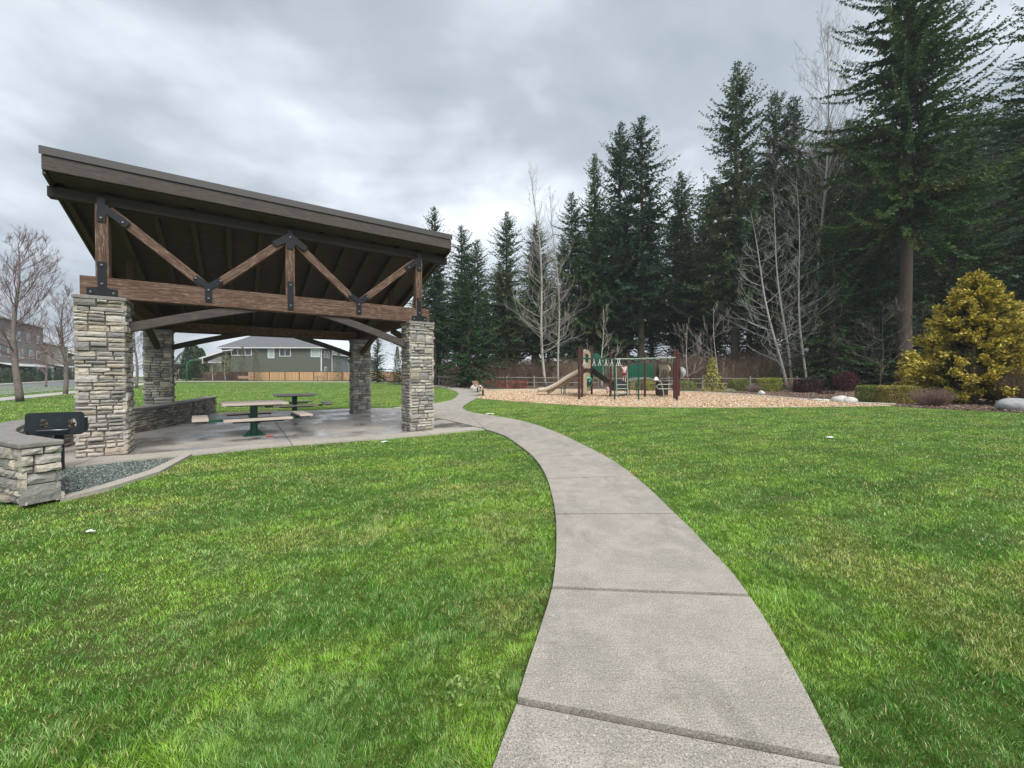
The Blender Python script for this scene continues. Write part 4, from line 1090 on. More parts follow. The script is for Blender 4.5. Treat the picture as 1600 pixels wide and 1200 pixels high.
put_tree(low, 1610, 360, 36, 'dark hemlock at the right edge behind the golden tree', 1.2, 5.0)
put_tree(low, 590, 520, 66, 'small dense green hemlock seen between the right hand pillars', 1.0, 5.6)
put_tree(low, 1180, 420, 52, 'low hemlock behind the leaning birches', 1.0, 1.9)
back_lbl = 'fir of the back rows of the wood, mostly hidden behind the nearer firs'
rn = random.Random(77)
for i in range(40):
    px = 655 + i * 24.5 + rn.uniform(-8, 8); Y = rn.uniform(64, 82)
    tp = np.interp(px, [650, 760, 900, 980, 1080, 1150, 1240, 1400, 1600], [400, 410, 350, 290, 330, 230, 230, 160, 130]) + rn.uniform(-15, 45)
    o = put_tree(rn.choice([P0, P1, P3, P3]), px, tp, Y, back_lbl, rn.uniform(0.95, 1.3), rn.uniform(0, 6)); o['group'] = 'back rows of firs in the wood'
for i in range(30):
    px = 655 + i * 33 + rn.uniform(-12, 12); Y = rn.uniform(56, 68)
    o = put_tree(low, px, rn.uniform(430, 500), Y, 'low dark hemlock of the shaded understorey between the fir trunks', rn.uniform(1.2, 1.6), rn.uniform(0, 6)); o['group'] = 'understorey hemlocks in the wood'
# undergrowth: bare brown brambles as one mass
def thicket():
    rs = np.random.RandomState(3); n = 70000
    px = 690 + rs.rand(n) * 960; Yv = 46 + rs.rand(n) * 12
    Yv = np.where(px > 1130, 42.5 + rs.rand(n) * 10, Yv + np.clip((1100 - px) / 40, 0, 9)); X = (px - 800) / FPX * Yv
    P = np.stack([X, Yv], 1); hh = (1.7 + 2.9 * fbm(P, 0.16, 4)) * (0.5 + 0.6 * rs.rand(n)); hh *= np.interp(px, [690, 760, 900, 1050, 1250, 1300, 1650], [0.9, 1.1, 1.1, 1.35, 1.25, 0.8, 0.7])
    z0 = 0.0125 * np.clip(Yv - 42, 0, 40)
    a = rs.rand(n) * 6.283; le = hh * (0.2 + 1.1 * rs.rand(n)); V = np.zeros((n, 8, 3))
    w = 0.007 + 0.014 * rs.rand(n)
    sx = np.stack([np.cos(a + 1.57), np.sin(a + 1.57)], 1)
    for k, t in enumerate((0, 0.35, 0.7, 1.0)):
        off = np.stack([np.cos(a), np.sin(a)], 1) * (le * t ** 1.7)[:, None]; z = z0 + hh * (t * 1.25 - 0.3 * t * t)
        for s_i, s_ in enumerate((-1, 1)):
            V[:, k * 2 + s_i, :2] = P + off + sx * (w * s_ * (1 - 0.7 * t))[:, None]; V[:, k * 2 + s_i, 2] = z
    b = np.arange(n)[:, None] * 8; F = np.concatenate([b + np.array([[2 * k, 2 * k + 1, 2 * k + 3, 2 * k + 2]]) for k in range(3)])
    cols = np.array([(0.36, 0.265, 0.19), (0.46, 0.35, 0.26), (0.24, 0.17, 0.12), (0.54, 0.43, 0.33)]); C = cols[rs.randint(0, 4, n)] * (0.7 + 0.6 * rs.rand(n))[:, None]
    o = np_mesh('bramble_thicket', V.reshape(-1, 3), F, M['twig'], None, np.repeat(C, 8, 0)); tag(o, 'tangled brown leafless brambles between the rail fence and the wood', 'brambles', kind='stuff')
thicket()
# bare trees
def plant(t, px, Y): t.location = ((px - 800) / FPX * Y, Y, hgt(Y) - 0.03); return t
def hpx(px, top, Y): return AT(px, top, Y).z - hgt(Y)
alder = bare_tree('alder_tree', 'tallest pale bare alder, its forked white top left of the firs', hpx(820, 256, 47), 5, (-0.07, 0), 0.17, 0.20, 3, (0.34, 0.32, 0.29), 0.14, 76, 0.95, thin=0.008, dens=0.8); plant(alder, 855, 47)
a2 = bare_tree('alder_tree', 'slightly shorter pale bare alder right of the tallest one', hpx(857, 290, 49), 6, (-0.045, 0), 0.13, 0.18, 3, (0.34, 0.32, 0.29), 0.2, 64, 0.95, thin=0.008, dens=0.8); plant(a2, 876, 49)
b1 = bare_tree('birch_tree', 'birch leaning strongly left, foot beside the purple leafed hedge', hpx(1150, 330, 39), 7, (-0.21, 0), 0.13, 0.30, 3, (0.36, 0.37, 0.33), 0.12, 44, 0.45, thin=0.007, dens=0.8); plant(b1, 1227, 39)
b2 = bare_tree('birch_tree', 'tall birch of the leaning pair, rising nearly upright behind it', hpx(1200, 290, 40), 8, (-0.10, 0), 0.12, 0.21, 3, (0.36, 0.37, 0.33), 0.15, 44, 0.5, thin=0.007, dens=0.8); plant(b2, 1234, 40)
b3 = bare_tree('birch_tree', 'rightmost slim birch with a straight white trunk', hpx(1232, 280, 39), 9, (-0.055, 0), 0.11, 0.21, 3, (0.36, 0.37, 0.33), 0.15, 44, 0.5, thin=0.007, dens=0.8); plant(b3, 1258, 39)
b4 = bare_tree('cottonwood_tree', 'very tall bare tree whose forked top shows above the firs', hpx(1290, 66, 47), 10, (0.01, 0), 0.18, 0.30, 3, (0.34, 0.30, 0.28), 0.35, 70, 1.0, thin=0.011); plant(b4, 1281, 45)
b5 = bare_tree('bare_sapling', 'thin many branched sapling behind the left end of the climbing frame', hpx(938, 480, 44), 12, (0.02, 0), 0.07, 0.35, 2, (0.36, 0.32, 0.28), 0.1, 16, 0.9, thin=0.012); plant(b5, 940, 44)
b6 = bare_tree('bare_sapling', 'pale crooked sapling just behind the right posts of the climbing frame', hpx(1072, 510, 42), 13, (-0.02, 0), 0.07, 0.6, 2, (0.42, 0.38, 0.34), 0.1, 14, 0.6, thin=0.012); plant(b6, 1074, 42)
b7 = bare_tree('bare_sapling', 'slim sapling rising behind the weeping golden cypress', hpx(1108, 480, 41), 14, (-0.06, 0), 0.05, 0.5, 2, (0.36, 0.32, 0.28), 0.2, 14, 0.7, thin=0.010); plant(b7, 1121, 41)
b8 = bare_tree('bare_sapling', 'wide spreading grey sapling before the huge reddish trunk', hpx(1375, 480, 32), 15, (0.05, 0.03), 0.04, 0.75, 3, (0.17, 0.16, 0.13), 0.10, 22, 0.35, thin=0.006, bark='fir_bark'); plant(b8, 1376, 32)
b9 = bare_tree('bare_sapling', 'pinkish bare sapling beside the front right pillar', hpx(690, 500, 58), 16, (0.02, 0), 0.08, 0.45, 3, (0.26, 0.19, 0.17), 0.1, 20, 0.7, thin=0.014); plant(b9, 690, 58)

# golden conifer at the right
def golden_tree():
    Y = 20.2; t = thing('golden_cypress', 'large golden yellow false cypress spreading at the right of the lawn', 'tree', ((1520 - 800) / FPX * Y, Y, -0.03))
    rs = np.random.RandomState(9); H, Rr = 6.7, 3.45; Vs, Cs = [], []; bm_ = MB(); nbr = 400
    for i in range(nbr):
        tq = (i + rs.rand()) / nbr; z = 0.15 + (H - 0.5) * tq ** 1.15; az = rs.rand() * 6.283
        L = Rr * (1 - tq) ** 0.85 * (0.45 + 0.62 * rs.rand()) + 0.16; el = R(6 + 30 * tq + rs.randn() * 11); d = np.array([math.cos(az) * math.cos(el), math.sin(az) * math.cos(el), math.sin(el)])
        if z + d[2] * L < 0.1: continue
        if i % 3 == 0: bm_.tube([(0, 0, z), tuple(np.array([0, 0, z]) + d * L * 0.85)], [0.03, 0.008], 4, cap=False, col=(0.35, 0.28, 0.18))
        m_ = int(34 * (0.45 + L / Rr))
        q = 1 - 0.62 * rs.rand(m_) ** 1.6; c0 = np.array([0, 0, z]) + d * (L * q)[:, None]
        # fans: small flat sprays grouped round each point
        for rep in range(8):
            off = rs.randn(m_, 3) * 0.075 * (0.6 + L / Rr); P = c0 + off; dd = d + rs.randn(m_, 3) * 0.5; dd[:, 2] -= 0.15; dd /= np.linalg.norm(dd, axis=1)[:, None]
            s_ = np.cross(dd, rs.randn(m_, 3)); s_ /= np.linalg.norm(s_, axis=1)[:, None]; l = 0.08 + 0.12 * rs.rand(m_)
            V = np.stack([P, P + dd * (l * .55)[:, None] + s_ * (l * .28)[:, None], P + dd * l[:, None], P + dd * (l * .55)[:, None] - s_ * (l * .28)[:, None]], 1)
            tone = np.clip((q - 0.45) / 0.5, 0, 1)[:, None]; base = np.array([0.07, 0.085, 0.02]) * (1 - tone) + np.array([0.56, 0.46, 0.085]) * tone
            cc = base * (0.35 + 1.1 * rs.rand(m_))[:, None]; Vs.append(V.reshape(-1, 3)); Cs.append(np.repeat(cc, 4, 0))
    V = np.concatenate(Vs); V[:, 2] = np.maximum(V[:, 2], 0.03)
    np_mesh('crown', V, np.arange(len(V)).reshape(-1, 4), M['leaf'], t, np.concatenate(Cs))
    bm_.tube([(0, 0, 0), (0.05, 0, 2.5), (0, 0, H - 0.25)], [0.14, 0.09, 0.015], 8, col=(0.35, 0.29, 0.2)); bm_.build('trunk', M['twig'], t)
golden_tree()
# shrubs and rocks before the fence
YG = [(0.34, 0.36, 0.07), (0.46, 0.46, 0.10), (0.20, 0.25, 0.05)]; GG = [(0.22, 0.27, 0.07), (0.32, 0.37, 0.10), (0.13, 0.17, 0.05)]
PU = [(0.05, 0.022, 0.025), (0.09, 0.03, 0.04), (0.035, 0.018, 0.018)]; RD = [(0.33, 0.09, 0.06), (0.24, 0.06, 0.045), (0.42, 0.15, 0.09)]
shrub('clipped_hedge', 'clipped green hedge block, left one of the joined pair by the white boulders', 1361, 628, 0.50, 0.5, 0.80, GG, 9000, 0.06, 0.35, 1, 'hedge', stems=(0.1, 0.08, 0.05), shell=0.93)
shrub('clipped_hedge', 'clipped yellow green hedge block, right one of the joined pair under the golden tree', 1401, 629.5, 0.80, 0.5, 0.80, [(0.40, 0.33, 0.09), (0.50, 0.42, 0.12), (0.22, 0.20, 0.06)], 13000, 0.06, 0.35, 2, 'hedge', shell=0.93)
shrub('clipped_shrub', 'rounded clipped yellow green shrub just left of a fence post', 1154, 611, 0.72, 0.7, 1.0, GG, 6000, 0.08, 0.5, 3, group='clipped shrubs along the rail fence')
shrub('clipped_shrub', 'square clipped bright yellow green shrub right of the fence post', 1201, 611.5, 0.80, 0.7, 1.12, YG, 7000, 0.08, 0.38, 4, group='clipped shrubs along the rail fence')
shrub('clipped_shrub', 'low olive shrub seen right of the climbing frame posts', 1072, 611.5, 0.7, 0.7, 0.85, GG, 2600, 0.09, 0.5, 5, group='clipped shrubs along the rail fence')
shrub('clipped_shrub', 'olive shrub seen under the arched bridge, left', 998, 610.5, 1.0, 0.8, 1.05, GG, 3000, 0.09, 0.5, 6, group='clipped shrubs along the rail fence')
shrub('clipped_shrub', 'olive shrub seen under the arched bridge, right', 1022, 611, 0.75, 0.7, 0.95, YG, 2400, 0.09, 0.5, 7, group='clipped shrubs along the rail fence')
shrub('purple_hedge', 'clipped dark purple barberry block before the rail fence', 1261, 613.5, 0.80, 0.7, 1.0, PU, 7000, 0.08, 0.4, 8)
shrub('purple_bush', 'tall open purple red bush at the right end of the rail fence', 1322, 612, 0.95, 0.9, 1.75, [(0.10, 0.03, 0.045), (0.16, 0.05, 0.06), (0.06, 0.025, 0.03)], 3000, 0.11, 1.0, 9, shell=0.15, up=0.8)
shrub('purple_shrub', 'small low purple red shrub between the purple hedge and bush', 1290, 616, 0.6, 0.4, 0.35, PU, 1200, 0.06, 0.7, 10)
for i, (px, py, a, h) in enumerate(((734, 604.6, 0.75, 0.9), (768, 605.5, 0.9, 0.75), (784, 606, 0.6, 0.75), (803, 606.6, 0.55, 0.8), (815, 606.8, 0.6, 0.8))):
    shrub('red_shrub', ['red brown shrub at the foot of the small golden cypress', 'leftmost low red shrub right of the benches', 'second low red shrub right of the benches', 'left of two red shrubs beside the slide foot', 'right of two red shrubs beside the slide foot'][i], px, py, a, 0.6, h, RD if i != 1 else [(0.20, 0.07, 0.05), (0.28, 0.13, 0.09)], 1500, 0.08, 0.7, 20 + i, group='low red shrubs before the rail fence')
def cypress(name, label, px, py, w, h, cols, seed, n=3200, weep=False, cat='tree', group=None):
    q = G(px, py); t = thing(name, label, cat, q, 0, group)
    def f(rs, n):
        tq = rs.rand(n) ** 1.2; a = rs.rand(n) * 6.283; r = w / 2 * (1 - tq) ** 0.8 * (0.35 + 0.65 * rs.rand(n) ** 0.5) * (0.75 + 0.35 * np.sin(a * 3 + tq * 14)) + 0.02
        P = np.stack([np.cos(a) * r, np.sin(a) * r, 0.1 + tq * (h - 0.1) - (r * 0.5 if weep else 0)], 1); P[:, 2] = np.maximum(P[:, 2], 0.04); O = np.stack([np.cos(a), np.sin(a), (-0.5 if weep else 0.7) * np.ones(n)], 1); return P, O
    V, F, C = leaf_cloud(n, f, 0.17, cols, seed, 0.0, 0.35); np_mesh('crown', V, F, M['leaf'], t, C)
    mb = MB(); mb.tube([(0, 0, 0), (0.03, 0, h * 0.5), (0, 0, h * 0.95)], [0.05, 0.03, 0.01], 6, col=(0.2, 0.14, 0.09)); mb.build('trunk', M['twig'], t); return t
cypress('golden_cypress', 'small narrow golden cypress between the lamp post and the benches', 727, 603.5, 1.9, 3.6, YG, 31, 3800)
cypress('golden_cypress', 'weeping golden cypress with a thin leaning top before the rail fence', 1113, 611, 2.5, 3.0, [(0.55, 0.52, 0.12), (0.42, 0.42, 0.10), (0.25, 0.28, 0.07)], 32, 1500, True)
cypress('golden_cypress', 'tall dull golden cypress seen left of the front right pillar', 621, 597.8, 2.0, 5.8, [(0.16, 0.17, 0.05), (0.11, 0.12, 0.04)], 33, 3000)
twiggy_shrub('dry_bush', 'grey brown leafless bush between the hedge blocks and the golden tree', 1456, 634, 1.6, 0.85, 420, (0.22, 0.15, 0.12), 41, thick=0.007)
twiggy_shrub('dry_bush', 'upright leafless brown bush above the grey boulder at the right edge', 1588, 634.5, 1.6, 1.75, 420, (0.19, 0.14, 0.09), 42, thick=0.008)
twiggy_shrub('dry_bush', 'low grey brown bush between the two clipped fence shrubs', 1178, 613, 1.4, 0.7, 200, (0.24, 0.17, 0.14), 43, thick=0.010)
twiggy_shrub('dry_bush', 'thin pinkish bare bush just left of the purple hedge', 1240, 612.5, 1.4, 1.3, 160, (0.28, 0.18, 0.14), 44, thick=0.010)
twiggy_shrub('ornamental_grass', 'straw coloured tuft beside the white boulders', 1338, 624, 0.55, 0.45, 260, (0.62, 0.50, 0.34), 45, cat='grass tuft', thick=0.006)
twiggy_shrub('ornamental_grass', 'pale green straw tuft before the left clipped fence shrub', 1141, 613.5, 0.9, 0.35, 200, (0.50, 0.48, 0.32), 46, cat='grass tuft', thick=0.008)
twiggy_shrub('dry_bush', 'spiky dry stems with pale heads behind the benches', 748, 604.5, 1.0, 1.9, 26, (0.34, 0.22, 0.16), 47, thick=0.022, leafc=([(0.7, 0.6, 0.55)], 40, 0.18))
def boulder(label, px, py, a, b, h, m, seed, name='boulder', group='boulders in the bark beds'):
    q = G(px, py); bm = bmesh.new(); bmesh.ops.create_icosphere(bm, subdivisions=3, radius=1.0)
    rs = np.random.RandomState(seed); pl_ = rs.randn(9, 3); pl_ /= np.linalg.norm(pl_, axis=1)[:, None]; dd = 0.72 + 0.25 * rs.rand(9)
    for v in bm.verts:
        p = np.array(v.co)
        for n_, d_ in zip(pl_, dd):
            e_ = p @ n_ - d_
            if e_ > 0: p = p - n_ * e_ * 0.8
        v.co = Vector((p[0] * a, p[1] * b, p[2] * h * 0.62 + h * 0.4))
    me = bpy.data.meshes.new(name); bm.to_mesh(me); bm.free(); me.polygons.foreach_set('use_smooth', [True] * len(me.polygons))
    o = link(name, me, m); o.location = q + Vector((0, 0, -0.05)); tag(o, label, 'rock', group)
boulder('large grey speckled boulder at the right edge under the golden tree', 1586, 641, 0.62, 0.45, 0.55, M['boulder'], 1)
boulder('white boulder, larger one of the pair beside the hedge blocks', 1313, 628.3, 0.42, 0.35, 0.40, M['white_rock'], 2)
boulder('white boulder, right one of the pair nearest the hedge blocks', 1328, 629, 0.34, 0.3, 0.34, M['white_rock'], 3)
boulder('small pale stone just left of the white boulders', 1291, 627.3, 0.26, 0.2, 0.18, M['white_rock'], 4)
boulder('small pale flat stone, third left from the white boulders', 1278, 626, 0.30, 0.2, 0.18, M['white_rock'], 5)
boulder('small pale flat stone, leftmost along the chip edge', 1262, 625, 0.22, 0.2, 0.12, M['white_rock'], 6)
boulder('white rounded boulder behind the two green legged benches', 744.5, 609.8, 0.62, 0.5, 0.62, M['white_rock'], 7)
boulder('small pointed pale stone before the dry bush by the fence', 1190, 616.5, 0.25, 0.2, 0.35, M['white_rock'], 8)
# leafy weed in the near lawn
q = G(740, 1072); w = thing('weed', 'pale leafy weed clump in the near grass left of the path', 'weed', (q.x, q.y, LAWN_Z))
def wf(rs, n):
    P = np.stack([rs.randn(n) * 0.085, rs.randn(n) * 0.05, 0.02 + 0.035 * rs.rand(n)], 1); return P, np.stack([rs.randn(n), rs.randn(n), 0.6 * np.ones(n)], 1)
V, F, C = leaf_cloud(120, wf, 0.024, [(0.18, 0.30, 0.07), (0.28, 0.38, 0.13), (0.14, 0.26, 0.05)], 3, 0.2, 0.45); np_mesh('leaves', V, F, M['leaf'], w, C)

# ------------------------------------------------------------------ split rail fence
def rail_fence():
    t = thing('rail_fence', 'weathered grey split rail fence running along the edge of the wood', 'fence'); rn = random.Random(4)
    posts = [(581, 596.0), (590, 596.4), (600, 596.8), (610, 597.3), (622, 597.8), (637, 598.8), (652, 599.8), (668, 600.6), (686, 601.4), (706, 602.6), (728, 603.2), (750, 603.7), (771, 604.1), (792, 604.5), (835, 605.2), (880, 605.8), (935, 606.3), (990, 606.8), (1045, 607.2), (1098, 607.7), (1172, 609.0), (1245, 609.3), (1320, 609)]
    Pp = [G(*p) for p in posts]
    for p in Pp:
        mb = MB(); mb.box((0, 0, 0.66), (0.15, 0.13, 1.36), rn.uniform(-0.3, 0.3), taper=0.9); o = mb.build('post', M['rail'], t, bevel=0.01); o.location = p; o.rotation_euler = (rn.uniform(-.03, .03), rn.uniform(-.03, .03), 0)
    for a, b in zip(Pp[:-1], Pp[1:]):
        for z in (1.08, 0.55):
            mb = MB(); m_ = (a + b) / 2 + Vector((0, 0, z + rn.uniform(-0.04, 0.03))); mb.tube([a + Vector((0, 0, z + rn.uniform(-.03, .03))), m_, b + Vector((0, 0, z + rn.uniform(-.03, .03)))], [0.05, 0.068, 0.05], 5); mb.build('rail', M['rail'], t)
rail_fence()

# ------------------------------------------------------------------ cedar fence, sidewalk furniture
def board_fence(name, label, x0, x1, Y, m, posts, h=1.8, cap=True):
    t = thing(name, label, 'fence', (0, Y, hgt(Y))); X0, X1 = (x0 - 800) / FPX * Y, (x1 - 800) / FPX * Y; rn = random.Random(int(x0)); mb = MB(); x = X0
    while x < X1:
        w = 0.14; k = rn.uniform(0.75, 1.15); mb.box((x + w / 2, rn.uniform(-0.004, 0.004), h / 2), (w - 0.008, 0.022, h), col=(k, k * rn.uniform(0.93, 1.03), k)); x += w
    mb.build('boards', m, t)
    if cap: mb = MB(); mb.box(((X0 + X1) / 2, 0, h + 0.025), (X1 - X0, 0.14, 0.04)); mb.build('top_rail', M['old_fence'], t)
    for px in posts:
        mb = MB(); mb.box(((px - 800) / FPX * Y, -0.07, h / 2), (0.09, 0.09, h + 0.02)); mb.build('post', M['old_fence'], t)
board_fence('cedar_fence', 'new orange cedar board fence before the sage green house', 388, 640, 81, M['cedar'], (398, 421.5, 445.5, 468.5, 490.5, 511.5, 535, 560, 585), 1.75)
board_fence('dark_fence', 'dark brown board fence left of the orange cedar fence', 318, 387.5, 81.3, M['old_fence'], (340, 363), 1.75, False)

def house_box(t, x0, x1, y0, y1, z0, z1, m, name='wall'):
    mb = MB(); mb.box(((x0 + x1) / 2, (y0 + y1) / 2, (z0 + z1) / 2), (x1 - x0, y1 - y0, z1 - z0)); return mb.build(name, m, t)
def window(t, x0, x1, z0, z1, y, mull=(), m=None, face='y'):
    mb = MB(); w = x1 - x0; h = z1 - z0; fr = 0.14; y_ = y - 0.05
    def bx(cx, cz, sx, sz, dy=0.0, th=0.08):
        if face == 'y': mb.box((cx, y_ + dy, cz), (sx, th, sz))
        else: mb.box((y_ + dy, cx, cz), (th, sx, sz))
    bx((x0 + x1) / 2, z1 - fr / 2, w, fr); bx((x0 + x1) / 2, z0 + fr / 2, w, fr)
    bx(x0 + fr / 2, (z0 + z1) / 2, fr, h - 2 * fr); bx(x1 - fr / 2, (z0 + z1) / 2, fr, h - 2 * fr)
    for q_ in mull: bx(x0 + w * q_, (z0 + z1) / 2, 0.09, h - 2 * fr, 0, 0.06)
    f = mb.build('window', M['white_paint'], t); mb = MB()
    if face == 'y': mb.box(((x0 + x1) / 2, y - 0.012, (z0 + z1) / 2), (w - 2 * fr, 0.02, h - 2 * fr))
    else: mb.box((y - 0.012 if y > 0 else y - 0.012, (x0 + x1) / 2, (z0 + z1) / 2), (0.02, w - 2 * fr, h - 2 * fr))
    mb.build('pane', m or M['glass'], f)
def hip_roof(t, x0, x1, y0, y1, z, rise, over=0.5, ridge_in=None, m=None):
    x0 -= over; x1 += over; y0 -= over; y1 += over; ym = (y0 + y1) / 2; ri = (y1 - y0) / 2 if ridge_in is None else ridge_in
    mb = MB(); vs = [(x0, y0, z), (x1, y0, z), (x1, y1, z), (x0, y1, z), (x0 + ri, ym, z + rise), (x1 - ri, ym, z + rise)]
    mb.add(vs, [(0, 1, 5, 4), (1, 2, 5), (2, 3, 4, 5), (3, 0, 4), (3, 2, 1, 0)]); o = mb.build('roof', m or M['shingle'], t)
    mb = MB(); zz = z - 0.09
    mb.box(((x0 + x1) / 2, y0 - 0.02, zz), (x1 - x0 + .1, 0.1, 0.2)); mb.box((x0 - 0.02, (y0 + y1) / 2 + 0.02, zz), (0.1, y1 - y0, 0.2)); mb.box((x1 + 0.02, (y0 + y1) / 2 + 0.02, zz), (0.1, y1 - y0, 0.2)); mb.build('gutter', M['white_paint'], t)
    return o
def green_house():
    Y = 88.0; f = lambda px: (px - 800) / FPX * Y; zf = lambda py: AT(800, py, Y).z - 0.5
    t = thing('sage_green_house', 'two storey sage green house with grey hip roof behind the cedar fence', 'house', (0, Y, 0.5))
    x0, x1 = f(345), f(503); eave = zf(543)
    house_box(t, f(360), x1, 0, 5, 0, eave, M['green_siding']); house_box(t, f(345), f(360) - 0.01, 0.4, 8, 0, eave - 0.02, M['brown_shingle'])
    hip_roof(t, f(345), x1, 0, 5, eave, zf(519) - eave, 0.6, 7.5)
    for a, b, c, d, mu, mm in ((362, 394, 542.6, 555.5, (0.32, 0.68), None), (419, 429.3, 543.8, 559.8, (), M['blind']), (437, 454.8, 544, 557, (0.5,), None), (486, 500, 545, 558, (), M['blind'])):
        window(t, f(a), f(b), zf(d), zf(c) if c > 543.5 else eave - 0.15, 0, mu, mm)
    mb = MB(); mb.box((x1 - 0.1, -0.03, eave / 2 - 0.1), (0.22, 0.1, eave - 0.2)); mb.build('corner_trim', M['white_paint'], t)
    for a, b, c, d in ((1.0, 1.9, eave - 2.2, eave - 0.7), (2.6, 3.5, eave - 2.2, eave - 0.7), (1.2, 2.2, 0.6, 2.9)): window(t, a, b, c, d, x1 + 0.12, (), None, 'x')
    mb = MB(); mb.box((x1 + 0.03, 4.9, eave / 2 - 0.1), (0.1, 0.22, eave - 0.2)); mb.build('corner_trim', M['white_paint'], t)
    # lean-to roof at the left with white bargeboard
    mb = MB(); xa, xb = f(318), f(362); za, zb_ = zf(566), zf(551)
    mb.add([(xa, -3, za), (xb, -3, zb_), (xb, 0.3, zb_), (xa, 0.3, za), (xa, -3, za + .2), (xb, -3, zb_ + .2), (xb, 0.3, zb_ + .2), (xa, 0.3, za + .2)], [(3, 2, 1, 0), (4, 5, 6, 7), (0, 1, 5, 4), (1, 2, 6, 5), (2, 3, 7, 6), (3, 0, 4, 7)]); mb.build('porch_roof', M['shingle'], t)
    mb = MB(); mb.bar((xa - 0.2, -3.06, za + 0.1), (xb + 0.2, -3.06, zb_ + 0.1), 0.1, 0.32); mb.build('bargeboard', M['white_paint'], t)
    mb = MB(); mb.tube([(xb + 0.5, -0.1, eave - 0.3), (xb + 0.5, -0.15, zb_ + 0.6), (xb, -3.1, zb_ + 0.15)], 0.11, 6); mb.build('downspout', M['white_paint'], t)
    house_box(t, f(320), f(331), -2.4, 3, 0, zf(568), M['cream_siding'], 'porch_wall')
    for px in (379, 406, 430, 455, 483): mb = MB(); mb.box((f(px), 1.2, eave + 1.15), (0.5, 0.35, 0.35)); mb.build('roof_vent', M['white_paint'], t)
green_house()
def simple_house(name, label, x0, x1, Y, ept, rpt, m, depth=9, wins=(), roof='hip', px_mid=None):
    f = lambda px: (px - 800) / FPX * Y; zf = lambda py: AT(800, py, Y).z - hgt(Y); t = thing(name, label, 'house', (0, Y, hgt(Y)))
    house_box(t, f(x0), f(x1), 0, depth, 0, zf(ept), m); hip_roof(t, f(x0), f(x1), 0, depth, zf(ept), zf(rpt) - zf(ept), 0.5, min(depth / 2, (f(x1) - f(x0)) * 0.45))
    for a, b, c, d in wins: window(t, f(a), f(b), zf(d), zf(c), 0, (0.5,) if (b - a) > 5 else ())
    return t
simple_house('grey_house', 'grey house with white trimmed windows just right of the sage green house', 506, 516, 94, 553, 541, M['grey_siding'], 12, ((506.6, 509, 556, 564), (511, 513, 556, 564)))
simple_house('grey_house', 'blue grey house half hidden by the back right pillar', 517, 566, 104, 560, 545, M['grey_siding'], 12, ((536, 540, 561, 569), (543, 547, 561, 569)))
simple_house('grey_roofed_house', 'low grey roofed house left of the sage green house', 312, 352, 112, 566, 550, M['grey_siding'], 12)
simple_house('cream_house', 'cream house at far left seen beside the tall green columns', 258, 287, 120, 571, 563.5, M['cream_siding'], 10)
# street side houses at the left, facing the road
def town_house(name, label, e0, e1, n0, n1, h, m, lower_m, seed, rise=1.6):
    o_ = EN(e1, n0); t = thing(name, label, 'house', (o_.x, o_.y, hgt(o_.y)), TH)     # local x=-into house .. 0 at street face
    dx = e0 - e1; L = n1 - n0
    house_box(t, dx, 0, 0, L, 3.2, h, m); house_box(t, dx + 0.01, 0.03, -0.02, L + 0.02, 0, 3.18, lower_m, 'lower_wall')
    mb = MB(); zz = h; x0, x1 = dx - 0.6, 0.7; ym = L / 2
    mb.add([(x0, -0.6, zz), (x1, -0.6, zz), (x1, L + 0.6, zz), (x0, L + 0.6, zz), ((x0 + x1) / 2, -0.6, zz + rise), ((x0 + x1) / 2, L + 0.6, zz + rise)], [(3, 2, 1, 0), (0, 1, 4), (2, 3, 5), (1, 2, 5, 4), (3, 0, 4, 5)]); mb.build('roof', M['shingle'], t)
    for s_ in ((x1 + 0.03),):
        mb = MB(); mb.box((s_, L / 2, zz - 0.02), (0.12, L + 1.3, 0.26)); mb.build('gutter', M['white_paint'], t)
    mb = MB(); mb.bar((x0, -0.66, zz + 0.02), ((x0 + x1) / 2, -0.66, zz + rise + 0.05), 0.1, 0.3); mb.bar((x1, -0.66, zz + 0.02), ((x0 + x1) / 2, -0.66, zz + rise + 0.05), 0.1, 0.3); mb.build('bargeboard', M['white_paint'], t)
    rn = random.Random(seed)
    for fl in (0.5, 3.9, 6.9):
        if fl + 2 > h: continue
        k = 1.5
        while k < L - 2.5:
            window(t, k, k + 1.6, fl + 0.4, fl + 2.0, 0.12, (0.5,), None, 'x'); k += rn.choice([3.2, 4.2])
    for fl in (3.9, 6.9):
        if fl + 2 > h: continue
        for k in (dx + 2, dx + 6): window(t, k, k + 1.6, fl + .4, fl + 2.0, 0, (0.5,))
    mb = MB(); mb.add([(0.04, 2, 3.2), (2.2, 2, 2.7), (2.2, L - 3, 2.7), (0.04, L - 3, 3.2), (0.04, 2, 3.35), (2.2, 2, 2.85), (2.2, L - 3, 2.85), (0.04, L - 3, 3.35)], [(3, 2, 1, 0), (4, 5, 6, 7), (0, 1, 5, 4), (1, 2, 6, 5), (2, 3, 7, 6), (3, 0, 4, 7)]); mb.build('porch_roof', M['white_paint'], t)
    for y_ in (2.3, L / 2, L - 3.3): mb = MB(); mb.box((2.05, y_, 1.35), (0.2, 0.2, 2.7)); mb.build('porch_column', M['white_paint'], t)
town_house('townhouse', 'three storey taupe townhouse across the street at the left edge', -44, -32, 98, 119, 10.6, M['brown_siding'], M['darkgreen_siding'], 1)
town_house('townhouse', 'pale trimmed cream townhouse across the street, half behind bare trees', -42, -32, 121, 133, 7.4, M['cream_siding'], M['darkgreen_siding'], 2, 1.2)
town_house('townhouse', 'lower house across the street just left of the front left pillar', -42, -32, 136, 152, 6.0, M['brown_siding'], M['grey_siding'], 3, 1.8)
